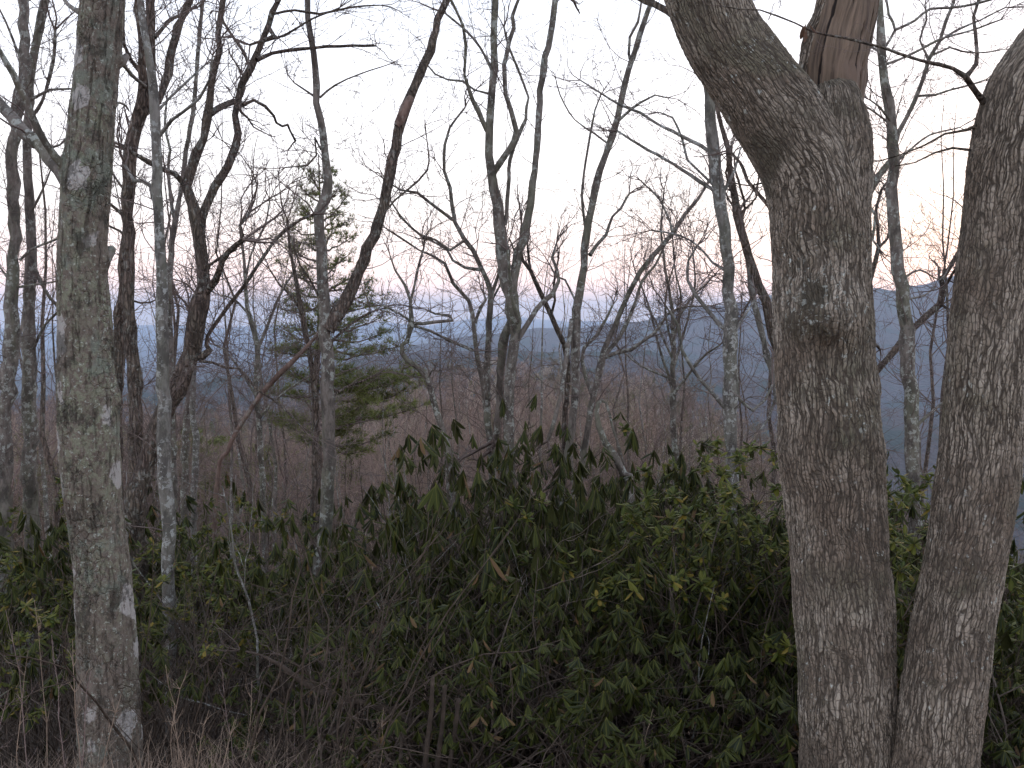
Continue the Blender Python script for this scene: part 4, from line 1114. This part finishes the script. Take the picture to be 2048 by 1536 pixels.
bg_protos = []
for s in range(7):
    bg_protos.append(proto_bare('x', 100 + s, 9.5, 2.0, .06, 3, 4.8 if s < 4 else 5.6, rmin=.0026))
for o in [o for o in bpy.data.objects if o.name.startswith('x')]:
    bpy.data.objects.remove(o)
bg_me = [(mesh('trunk', a[0], a[1], M['grey' if i % 2 else 'brown']), mesh('crown', b[0], b[1], M['rtwig' if i % 2 else 'twig'])) for i, (a, b) in enumerate(bg_protos)]
rn = random.Random(11)
spots = []
# (px of trunk, py of top, distance)
for px, py, d in [(-60, 330, 16), (70, 300, 15), (120, 380, 19), (205, 430, 22), (300, 470, 18), (345, 380, 20), (430, 330, 17), (455, 480, 24), (500, 400, 20), (545, 520, 26), (590, 560, 22), (470, 580, 30),
                  (700, 640, 34), (880, 470, 21), (760, 610, 30), (940, 560, 25), (1000, 420, 18), (1100, 400, 19), (1130, 470, 24), (1045, 560, 28), (1190, 560, 27), (1240, 400, 19),
                  (1290, 430, 22), (1310, 520, 26), (1390, 450, 19), (1425, 540, 25), (1500, 480, 18), (1520, 600, 26), (1250, 610, 34), (1750, 480, 19), (1850, 470, 18), (1900, 600, 24), (1780, 620, 27), (1990, 330, 15), (2090, 420, 17),
                  (380, 600, 30), (260, 590, 28), (20, 560, 26), (150, 600, 32), (860, 640, 33), (1160, 640, 36), (640, 600, 28),
                  (30, -60, 12.5), (110, 60, 14), (260, 20, 13.5), (350, 120, 15), (480, 180, 14.5), (210, 160, 16), (1960, 120, 13), (1880, 160, 15), (1700, 200, 15), (1580, 260, 16), (2020, 40, 12.5), (560, 330, 17)]:
    spots.append((px, py, d))
for i, (px, py, d) in enumerate(spots):
    p, t = P(px, py, d)
    g = gz(p[0], d)
    s = (p[2] - g) / 9.4
    r = thing('slender_tree', (p[0], d, g), 'thin bare tree with fine reddish twigs, one of many on the slope below', 'tree', 'thin bare trees down the slope')
    tm, cm = bg_me[(i * 3 + i // 5) % 7]
    link('trunk', tm, r); link('crown', cm, r)
    r.scale = (s * rn.uniform(.85, 1.1),) * 2 + (s,); r.rotation_euler = (0, 0, rn.uniform(0, 6.28))

# understory saplings between the thicket and the woods
us_me = []
for k in range(6):
    a_, b_ = proto_bare('x', 700 + k, 5.0, 1.5, .028, 3, 6.0, seg=6, sides=6, rmin=.0016, elev=(-.1, .9))
    us_me.append((mesh('trunk', a_[0], a_[1], M['grey' if k % 2 else 'brown']), mesh('crown', b_[0], b_[1], M['rtwig' if k % 3 else 'gtwig'])))
for o in [o for o in bpy.data.objects if o.name.startswith('x')]:
    bpy.data.objects.remove(o)
rn = random.Random(12)
for i in range(70):
    d = rn.uniform(11.5, 27); px = rn.uniform(-60, 2100); py = rn.uniform(690, 880)
    if px > 1450: py += 40
    p, t = P(px, py, d); g = gz(p[0], d); s_ = (p[2] - g) / 5.0
    r = thing('understory_sapling', (p[0], d, g), 'short spreading leafless sapling crowded in the brushy gap behind the thicket', 'sapling', 'saplings behind the thicket')
    link('trunk', us_me[i % 6][0], r); link('crown', us_me[i % 6][1], r)
    r.scale = (s_ ** .6,) * 2 + (s_,); r.rotation_euler = (0, 0, rn.uniform(0, 6.28))

# small distant pines
def pine_small(seed):
    rn = random.Random(seed); rng = np.random.RandomState(seed)
    H = 8.0
    pts = np.array([(rn.gauss(0, .03), rn.gauss(0, .03), H * i / 8 - .3) for i in range(9)]); rad = np.linspace(.11, .015, 9)
    tv = tubes([(pts, rad)], 6)
    C = []; E = []
    for k in range(120):
        z = H * rn.uniform(.22, 1.0); R_ = (1 - z / H) * 2.0 + .25
        a = rn.uniform(0, 6.28)
        for j in range(11):
            u = rn.uniform(.2, 1.0)
            C.append((math.cos(a) * R_ * u + rn.gauss(0, .09), math.sin(a) * R_ * u + rn.gauss(0, .09), z + .25 * R_ * u + rn.gauss(0, .05))); E.append((math.cos(a), math.sin(a), .5))
    K = 9; n = len(C)
    C = np.repeat(np.array(C), K, 0); E = np.repeat(np.array(E), K, 0)
    dr = E * .6 + rng.normal(0, .6, C.shape); dr /= np.linalg.norm(dr, axis=1, keepdims=True)
    sd = np.cross(dr, rng.normal(0, 1, C.shape)); sd /= np.linalg.norm(sd, axis=1, keepdims=True)
    V = np.stack([C - sd * .012, C + sd * .012, C + dr * rng.uniform(.1, .2, (n * K, 1))], 1).reshape(-1, 3)
    return mesh('trunk', tv[0], tv[1], M['brown']), mesh('crown', V, np.arange(n * K * 3).reshape(-1, 3), M['needle'], smooth=False)
sp = [pine_small(200), pine_small(201), pine_small(202)]
for i, (px, py, d) in enumerate([(440, 880, 30), (520, 900, 27), (590, 905, 33), (800, 925, 26), (690, 915, 30), (380, 860, 36), (1120, 860, 34), (1270, 850, 40), (60, 850, 34), (300, 880, 30), (905, 668, 110), (870, 700, 90), (1290, 705, 120), (1330, 725, 90), (470, 810, 60), (425, 840, 50), (1230, 750, 80), (1040, 745, 100), (1425, 810, 70), (330, 810, 60), (1190, 810, 65), (985, 720, 130), (560, 800, 70)]):
    p, t = P(px, py, d); g = gz(p[0], d)
    s = min(1.45, max(.25, (p[2] - g) / 8.0))
    r = thing('small_pine', (p[0], d, g), 'small dark green pine half lost in the brown leafless woods downhill', 'tree', 'small pines in the woods downhill')
    link('trunk', sp[i % 3][0], r); link('crown', sp[i % 3][1], r)
    r.scale = (s, s, s); r.rotation_euler = (0, 0, i * 1.3)

# ------------------------------------------------------------------ far woods that read as one mass
def woods():
    temps = []
    for k in range(12):
        if k < 6: a_, b_ = proto_bare('x', 300 + k, 12, 3.2, .10, 3, 2.9, seg=5, sides=4, rmin=.0085, elev=(-.05, 1.0))
        else: a_, b_ = proto_bare('x', 300 + k, 12, 3.1, .16, 2, 4.6, seg=4, sides=4, rmin=.028, elev=(.1, 1.1))
        me = mesh('bare_woods_tree', np.vstack([a_[0], b_[0]]), np.vstack([a_[1], b_[1] + len(a_[0])]), M['woods'], smooth=False)
        temps.append(bpy.data.objects.new('bare_woods_tree', me))
    for o in [o for o in bpy.data.objects if o.name.startswith('x')]:
        bpy.data.objects.remove(o)
    for t_, c_ in sp:
        q_ = bpy.data.objects.new('bare_woods_tree', c_); temps.append(q_)
    rg = np.random.RandomState(4)
    N = 6500
    d = 24 * (300 / 24.0) ** (rg.uniform(size=N) ** .95)
    px = rg.uniform(-300, 2350, N)
    keep = ~((px > 1500) & (d > 100) & (rg.uniform(size=N) < .4))
    d = d[keep]; px = px[keep]
    x = (px - 1024) / FPX * d
    g = height(x, d)
    mt = mid_top(px)
    sl = np.maximum(mt * .95, mt + .085 * (1 - d / 90)) + rg.uniform(-.012, .022, len(d))
    hmax = EYE - sl * d - g
    s_ = np.minimum(rg.uniform(.7, 1.1, len(d)), hmax / 11.8)
    ok = s_ > .22
    x, d, g, s_ = x[ok], d[ok], g[ok], s_[ok]
    n = len(x)
    me = bpy.data.meshes.new('bare_woods')
    me.vertices.add(n); me.vertices.foreach_set('co', np.stack([x, d, g], 1).astype(np.float32).ravel())
    at = me.attributes.new('size', 'FLOAT', 'POINT'); at.data.foreach_set('value', s_.astype(np.float32))
    at = me.attributes.new('turn', 'FLOAT_VECTOR', 'POINT')
    at.data.foreach_set('vector', np.stack([0 * x, 0 * x, rg.uniform(0, 6.28, n)], 1).astype(np.float32).ravel())
    at = me.attributes.new('pick', 'INT', 'POINT'); at.data.foreach_set('value', np.where(rg.uniform(size=n) < .05, 12 + rg.randint(0, 3, n), rg.randint(0, 6, n) + 6 * (d > 75)).astype(np.int32))
    me.update()
    o = link('bare_woods', me)
    ng = bpy.data.node_groups.new('scatter_woods', 'GeometryNodeTree')
    ng.interface.new_socket('Geometry', in_out='INPUT', socket_type='NodeSocketGeometry')
    ng.interface.new_socket('Geometry', in_out='OUTPUT', socket_type='NodeSocketGeometry')
    N_ = ng.nodes; L_ = ng.links
    gi = N_.new('NodeGroupInput'); go_ = N_.new('NodeGroupOutput')
    jn = N_.new('GeometryNodeJoinGeometry')
    for t_ in reversed(temps):
        oi = N_.new('GeometryNodeObjectInfo'); oi.inputs['Object'].default_value = t_; oi.inputs['As Instance'].default_value = True
        L_.new(oi.outputs['Geometry'], jn.inputs[0])
    ip = N_.new('GeometryNodeInstanceOnPoints'); ip.inputs['Pick Instance'].default_value = True
    L_.new(gi.outputs[0], ip.inputs['Points']); L_.new(jn.outputs[0], ip.inputs['Instance'])
    def attr(nm, ty):
        q = N_.new('GeometryNodeInputNamedAttribute'); q.data_type = ty; q.inputs[0].default_value = nm
        return q.outputs[0]
    L_.new(attr('size', 'FLOAT'), ip.inputs['Scale']); L_.new(attr('turn', 'FLOAT_VECTOR'), ip.inputs['Rotation'])
    L_.new(attr('pick', 'INT'), ip.inputs['Instance Index'])
    L_.new(ip.outputs[0], go_.inputs[0])
    md = o.modifiers.new('scatter', 'NODES'); md.node_group = ng
    tag(o, 'brown leafless woods covering the lower slope and near ridge', 'woods', kind='stuff')
woods()

# ------------------------------------------------------------------ shrubs
def shrub(seed, H, spread, n_stem, kind):
    """returns (stem mesh, foliage mesh) around the origin"""
    rn = random.Random(seed)
    br = []; tips = []
    def go(p, d, L, r, lvl):
        n = 4; pts = [p]; rad = [r]; x, y, z = p
        for i in range(n):
            d = _norm((d[0] + rn.gauss(0, .22), d[1] + rn.gauss(0, .22), d[2] + rn.gauss(0, .16) + .06))
            x += d[0] * L / n; y += d[1] * L / n; z += d[2] * L / n
            pts.append((x, y, z)); rad.append(r * (1 - .4 * (i + 1) / n))
        br.append((pts, rad))
        if lvl == 0:
            tips.append(((x, y, z), d)); return
        for k in range(rn.choice((2, 2, 3))):
            a = rn.uniform(0, 6.283); an = rn.uniform(.35, .9)
            e = _norm((math.cos(a), math.sin(a), rn.gauss(0, .3)))
            nd = _norm(tuple(d[j] * math.cos(an) + e[j] * math.sin(an) for j in range(3)))
            go((x, y, z), nd, L * rn.uniform(.55, .85), rad[-1] * .75, lvl - 1)
    for k in range(n_stem):
        a = rn.uniform(0, 6.283); tl = rn.uniform(.1, .55) * spread
        d = _norm((math.cos(a) * tl, math.sin(a) * tl, 1))
        go((rn.gauss(0, .15), rn.gauss(0, .15), -.15), d, H * rn.uniform(.34, .46), .018, 3)
    sv = tubes(br, 5)
    lv = []
    for (c, d) in tips:
        c = np.array(c)
        if kind == 'rhodo':
            if rn.random() < .08: continue
            n = rn.randint(4, 10); dr = rn.uniform(.55, 1.42); ls = rn.uniform(.65, 1.12); tx = rn.gauss(0, .35); ty = rn.gauss(0, .35)
            for k in range(n):
                a = k * 6.283 / n + rn.gauss(0, .25); el = -dr + rn.gauss(0, .22)
                lv.append((c + np.array([0, 0, rn.uniform(-.015, .015)]), (math.cos(a) * math.cos(el) + tx, math.sin(a) * math.cos(el) + ty, math.sin(el)), ls * rn.uniform(.09, .135), ls * rn.uniform(.024, .035)))
        else:
            for q in range(3):
                cc = c - np.array(d) * rn.uniform(0, .12)
                n = rn.randint(5, 8)
                for k in range(n):
                    a = rn.uniform(0, 6.283); el = rn.uniform(-.6, .8)
                    lv.append((cc, (math.cos(a) * math.cos(el), math.sin(a) * math.cos(el), math.sin(el)), rn.uniform(.045, .075), rn.uniform(.018, .027)))
    fm = leaf_mesh('foliage', lv, M['rhodo' if kind == 'rhodo' else 'laurel'], (0, 0, 0), rn, curl=.7 if kind == 'rhodo' else .25)
    top = max(c[2] for c, _ in tips)
    return mesh('stem', sv[0], sv[1], M['stem']), fm, top
RH = [shrub(400 + i, 2.0, 1.0, 11, 'rhodo') for i in range(9)]
LA = [shrub(450 + i, 2.0, 1.0, 6, 'laurel') for i in range(3)]

def place(kindlist, i, name, px, py, d, label, cat, group, rn, wide=1.0, smin=.35, smax=1.6):
    if (abs(px - 338) < 95 and d < 6.7) or (abs(px - 640) < 60 and 6.0 < d < 8.1): return None
    p, t = P(px, py, d); g = gz(p[0], d)
    sm, fm, top = kindlist[i % len(kindlist)]
    s = (p[2] - g) / top
    if s < smin: return None
    s = min(s, smax)
    r = thing(name, (p[0], d, g), label, cat, group)
    link('stem', sm, r); link('foliage', fm, r)
    sx = s ** .35 * wide
    r.scale = (sx, sx, s if s < 1.25 else s); r.rotation_euler = (0, 0, rn.uniform(0, 6.28))
    return r
rn = random.Random(21)
GR = 'rhododendrons of the dark thicket'
LR = 'dark evergreen rhododendron with drooping leaves massed in the thicket'
place(RH, 0, 'rhododendron_shrub', 1030, 795, 7.3, 'tallest rhododendron, lifting big drooping leaf whorls before the centre clump of trunks', 'shrub', None, rn, smax=2.0)
place(RH, 3, 'rhododendron_shrub', 880, 1200, 4.7, 'closest rhododendron with large pale-edged leaf whorls above bare cut stems', 'shrub', None, rn)
# rows of the thicket: (distance, list of (px, py top))
top_y = lambda x: np.interp(x, [-200, 0, 120, 300, 480, 600, 700, 820, 880, 960, 1040, 1120, 1200, 1300, 1420, 1560, 1760, 1860, 2100],
                            [860, 885, 880, 925, 955, 930, 975, 950, 850, 780, 760, 770, 830, 850, 840, 830, 900, 980, 1030])
i = 0
for d, k, off in [(9.4, 17, 10), (8.3, 18, 20), (7.4, 16, 60), (6.6, 14, 120), (5.9, 12, 210), (5.2, 11, 320), (4.6, 9, 450)]:
    for j in range(k):
        px = -150 + 2400 * (j + rn.uniform(.15, .85)) / k
        if d < 6 and (px < 560 and rn.random() < .6): continue
        if 1580 < px < 1960 and d < 5.2: continue
        if 640 < px < 840 and d > 7 and rn.random() < .5: continue
        py = float(top_y(px)) + off + rn.uniform(-15, 60)
        if px < 640: 
            if rn.random() < .35: continue
        o = place(RH, i, 'rhododendron_shrub', px, py, d + rn.uniform(-.35, .35), LR, 'shrub', GR, rn, wide=rn.uniform(.85, 1.15))
        i += 1
# yellow green laurels
for j, (px, py, d, lb) in enumerate([
        (1450, 835, 6.4, 'yellow-green small-leaved laurel by the speckled trunk next to the burled oak'),
        (1845, 835, 6.8, 'yellow-green laurel growing in the gap between the two thick oaks'),
        (1375, 885, 6.3, 'olive laurel with a few orange leaves mixed into the rhododendrons'),
        (1410, 850, 6.9, 'pale green laurel sprays showing above the rhododendrons beside the speckled trunk'),
        (1500, 870, 6.1, 'gold-tinged laurel low in front of the speckled trunk by the burled oak'),
        (1810, 900, 7.2, 'thin laurel against the burled oak on its far side'),
        (1530, 845, 6.7, 'green-gold laurel tucked against the burled oak trunk')]):
    place(LA, j, 'laurel_shrub', px, py, d, lb, 'shrub', None, rn, wide=1.0, smax=1.8)
for j, (px, py, d) in enumerate([(420, 1000, 8.5), (520, 1020, 8.0), (100, 960, 8.8), (40, 1000, 7.5), (300, 1020, 9), (720, 1040, 8.2), (600, 1060, 7.4), (460, 1100, 6.6), (1860, 1090, 7.4), (1790, 1150, 6.5), (2030, 1150, 7.0),
                                 (1960, 1240, 6.0), (130, 1130, 6.4), (360, 1180, 6.0), (1250, 1000, 8.2), (1650, 1000, 8.5)]):
    place(LA, j + 1, 'laurel_shrub', px, py, d, 'small-leaved dark green laurel among the lower brush', 'shrub', 'small laurels in the brush', rn, wide=rn.uniform(.8, 1.1))

# bare twiggy brush
def bare_shrub(seed, H):
    rn = random.Random(seed); br = []
    for k in range(9):
        a = rn.uniform(0, 6.283); tl = rn.uniform(.1, .6)
        grow(br, (rn.gauss(0, .12), rn.gauss(0, .12), -.1), _norm((math.cos(a) * tl, math.sin(a) * tl, 1)), H * rn.uniform(.6, 1.0), rn.uniform(.006, .012), 3, rn, .17, .05, (4, 3.6, 3.2, 2.6), .0014, 8)
    v, f = tubes(br, 4)
    return v, f
BS = []
for s in range(5):
    v, f = bare_shrub(500 + s, 1.8)
    BS.append([mesh('bare_shrub', v, f, M[m_]) for m_ in ('gtwig', 'stem')])
for j in range(62):
    d = rn.uniform(4.2, 10.5); px = rn.uniform(-120, 2150)
    if px > 600 and d < 7 and j % 3: px = rn.uniform(-120, 620)
    if px < 720 and d < 5.8 and j % 3: d += 1.6
    if d < 5.2 and 1560 < px < 2000: continue
    p, t = P(px, 900, d); g = gz(p[0], d)
    if 720 < px < 1560 and j % 4: continue
    o = link('bare_shrub', BS[j % 5][(j // 5) % 2 if px > 700 else 0 if j % 3 else 1], None, (p[0], d, g))
    o.rotation_euler = (0, 0, rn.uniform(0, 6.28)); s = rn.uniform(.6, 1.15); o.scale = (s, s, s)
    tag(o, 'leafless grey-brown bush of thin tangled stems poking through the evergreens', 'bush', 'bare bushes tangled in the thicket')

rn = random.Random(33)
for j in range(34):
    d = rn.uniform(5.0, 8.6); px = rn.uniform(380, 1580)
    p, t = P(px, rn.uniform(880, 1180), d); g = gz(p[0], d)
    br = []
    grow(br, (0, 0, -.1), _norm((rn.gauss(0, .25), rn.gauss(0, .2), 1)), (p[2] - g) * rn.uniform(.8, 1.05), rn.uniform(.007, .014), 2, rn, .13, .03, (3, 2.4, 1.8), .0022, 9)
    v, f = tubes(br, 5)
    o = link('thin_sapling', mesh('thin_sapling', v, f, M['gtwig' if j % 3 else 'pale']), None, (p[0], d, g))
    tag(o, 'single slim grey sapling stem rising leafless between rhododendrons', 'sapling', 'slim saplings among the rhododendrons')

# ------------------------------------------------------------------ near bits
T('curved_stem', 'smooth curving grey stem arching low over the dark brush', 5.2,
  [(868, 1600, 16), (856, 1510, 15), (838, 1462, 14), (800, 1428, 13), (720, 1405, 13), (640, 1382, 12), (596, 1358, 11), (560, 1330, 9), (520, 1310, 6), (480, 1300, 4)],
  [[(640, 1382, 6), (610, 1340, 5), (560, 1310, 4)], [(720, 1405, 5), (690, 1370, 4), (650, 1330, 3)]], mat='stem', seed=60, cat='stem', ext=True, wob=.12, tw=dict(per_m=2, L=.3, lvl=1, rcap=.004))
for j, (a, b, lb) in enumerate([((866, 1355), (853, 1500), 'slim bare cut stick rising straight below the closest rhododendron'),
                                ((890, 1372), (876, 1520), 'tallest reddish cut stick below the closest rhododendron'),
                                ((917, 1398), (902, 1510), 'short thick cut stick with a blunt top under the rhododendron')]):
    T('cut_stem', lb, 4.4 + .1 * j, [(b[0] - 4, b[1] + 40, 11), (b[0], b[1], 10), ((a[0] + b[0]) / 2 + 2, (a[1] + b[1]) / 2, 8), (a[0], a[1], 8 + j)], [], mat='stem', seed=61 + j, cat='stick', stub=True, wob=.1)

def blades(n, region, L0, L1, w0, seed, lean=.35, segs=4):
    rg = np.random.RandomState(seed)
    px = rg.uniform(region[0], region[1], n); d = rg.uniform(region[2], region[3], n)
    x = (px - 1024) / FPX * d
    z = height(x, d) - .01
    L = rg.uniform(L0, L1, n)
    a = rg.uniform(0, 6.283, n); ln = np.abs(rg.normal(0, lean, n)) + .05
    V = np.zeros((n, segs + 1, 2, 3))
    wd = rg.uniform(w0 * .6, w0 * 1.3, n)
    for i in range(segs + 1):
        t = i / segs
        cx = x + np.cos(a) * L * ln * t * t; cy = d + np.sin(a) * L * ln * t * t; cz = z + L * t * (1 - .35 * ln * t)
        for j, s in enumerate((-1, 1)):
            V[:, i, j] = np.stack([cx - np.sin(a) * wd * s * (1 - .85 * t), cy + np.cos(a) * wd * s * (1 - .85 * t), cz], 1)
    b = np.arange(n)[:, None] * ((segs + 1) * 2); i = np.arange(segs)[None, :] * 2
    q = np.stack([b + i, b + i + 1, b + i + 3, b + i + 2], -1).reshape(-1, 4)
    return V.reshape(-1, 3), q
v, f = blades(2600, (-200, 700, 3.3, 4.9), .12, .48, .0016, 70, .8)
v2, f2 = blades(1400, (600, 1600, 3.6, 5.2), .08, .26, .0022, 71, .8)
v3, f3 = blades(900, (130, 290, 3.6, 4.15), .10, .34, .0018, 72, .7)
vv, ff, _ = merge([(v, f, np.zeros((len(v), 2))), (v2, f2, np.zeros((len(v2), 2))), (v3, f3, np.zeros((len(v3), 2)))])
o = link('dry_grass', mesh('dry_grass', vv, ff, M['straw'])); tag(o, 'tan dry grass tufts around the foot of the lichened maple', 'grass', kind='stuff')

# tall dead weed stalks, one by one
rn = random.Random(91)
for j, (px, py, d) in enumerate([(100, 1270, 3.9), (60, 1300, 4.0), (146, 1280, 3.8), (5, 1220, 3.9), (330, 1330, 4.2), (380, 1340, 4.2), (440, 1320, 4.4), (470, 1440, 3.9), (420, 1420, 4.0), (590, 1400, 4.5), (540, 1410, 4.3), (250, 1390, 3.8), (30, 1380, 3.8), (350, 1420, 3.9),
                                 (1310, 1420, 4.4), (660, 1340, 4.5), (760, 1420, 4.2), (500, 1360, 4.4), (180, 1340, 3.7), (70, 1200, 4.3)]):
    p, t = P(px, py, d); g = gz(p[0], d); H = p[2] - g
    br = []; pts = []; rad = []
    bx = p[0] + rn.gauss(0, .08)
    lean = rn.gauss(0, .06)
    for i in range(9):
        t_ = i / 8
        pts.append((bx + (p[0] - bx) * t_ + lean * math.sin(3 * t_) + rn.gauss(0, .004), d + rn.gauss(0, .004), g - .03 + (H + .03) * t_)); rad.append(.0028 * (1 - .6 * t_))
    br.append((pts, rad))
    for k in range(12):
        t_ = rn.uniform(.45, 1); i = min(7, int(t_ * 8)); q = pts[i]
        a = rn.uniform(0, 6.28)
        grow(br, q, _norm((math.cos(a), math.sin(a), 1.2)), rn.uniform(.03, .11), .0012, 1, rn, .2, .1, (6, 14), .0007, 4)
    loc = (bx, d, g)
    v, f = tubes(br, 4)
    o = link('weed_stalk', mesh('weed_stalk', v - np.array(loc), f, M['straw' if j % 3 else 'rtwig']), None, loc)
    tag(o, 'tall thin dead weed stalk standing in the dry grass', 'weed', 'dead weed stalks in the grass')

# fallen leaves on the ground
rn = random.Random(95)
lv = []
rg = np.random.RandomState(95)
for k in range(9000):
    d = 3.0 + 7 * rg.uniform() ** 1.4; px = rg.uniform(-250, 2300)
    x = (px - 1024) / FPX * d
    lv.append([x, d])
xy = np.array(lv); z = height(xy[:, 0], xy[:, 1])
lv = [((xy[k, 0], xy[k, 1], z[k] + rg.uniform(0, .03)), (rg.normal(), rg.normal(), rg.uniform(-.1, .5)), rg.uniform(.05, .10), rg.uniform(.03, .05)) for k in range(len(xy))]
o = link('fallen_leaves', leaf_mesh('fallen_leaves', lv, M['litter'], (0, 0, 0), rn, curl=.4))
tag(o, 'brown curled fallen leaves lying under the thicket', 'leaves', kind='stuff')

# ------------------------------------------------------------------ evening haze over the valley
HAZE = 1.6e-4
def build_haze():
    zb, zt, S = -345.0, 320.0, 17500.0
    v = [(sx * S, sy * S, z) for z in (zb, zt) for sx, sy in ((-1, -1), (1, -1), (1, 1), (-1, 1))]
    f = [(0, 3, 2, 1), (4, 5, 6, 7), (0, 1, 5, 4), (1, 2, 6, 5), (2, 3, 7, 6), (3, 0, 4, 7)]
    m = bpy.data.materials.new("valley_haze"); m.use_nodes = True
    n = m.node_tree; n.nodes.clear()
    o_ = n.nodes.new("ShaderNodeOutputMaterial"); pv = n.nodes.new("ShaderNodeVolumePrincipled")
    pv.inputs["Color"].default_value = (.62, .76, .98, 1)
    pv.inputs["Density"].default_value = HAZE
    pv.inputs["Anisotropy"].default_value = .6
    n.links.new(pv.outputs[0], o_.inputs["Volume"])
    o = link('haze', mesh('haze', v, np.array(f), m, smooth=False))
    tag(o, 'blue evening haze filling the valley between the ridges', 'haze', kind='stuff')
build_haze()
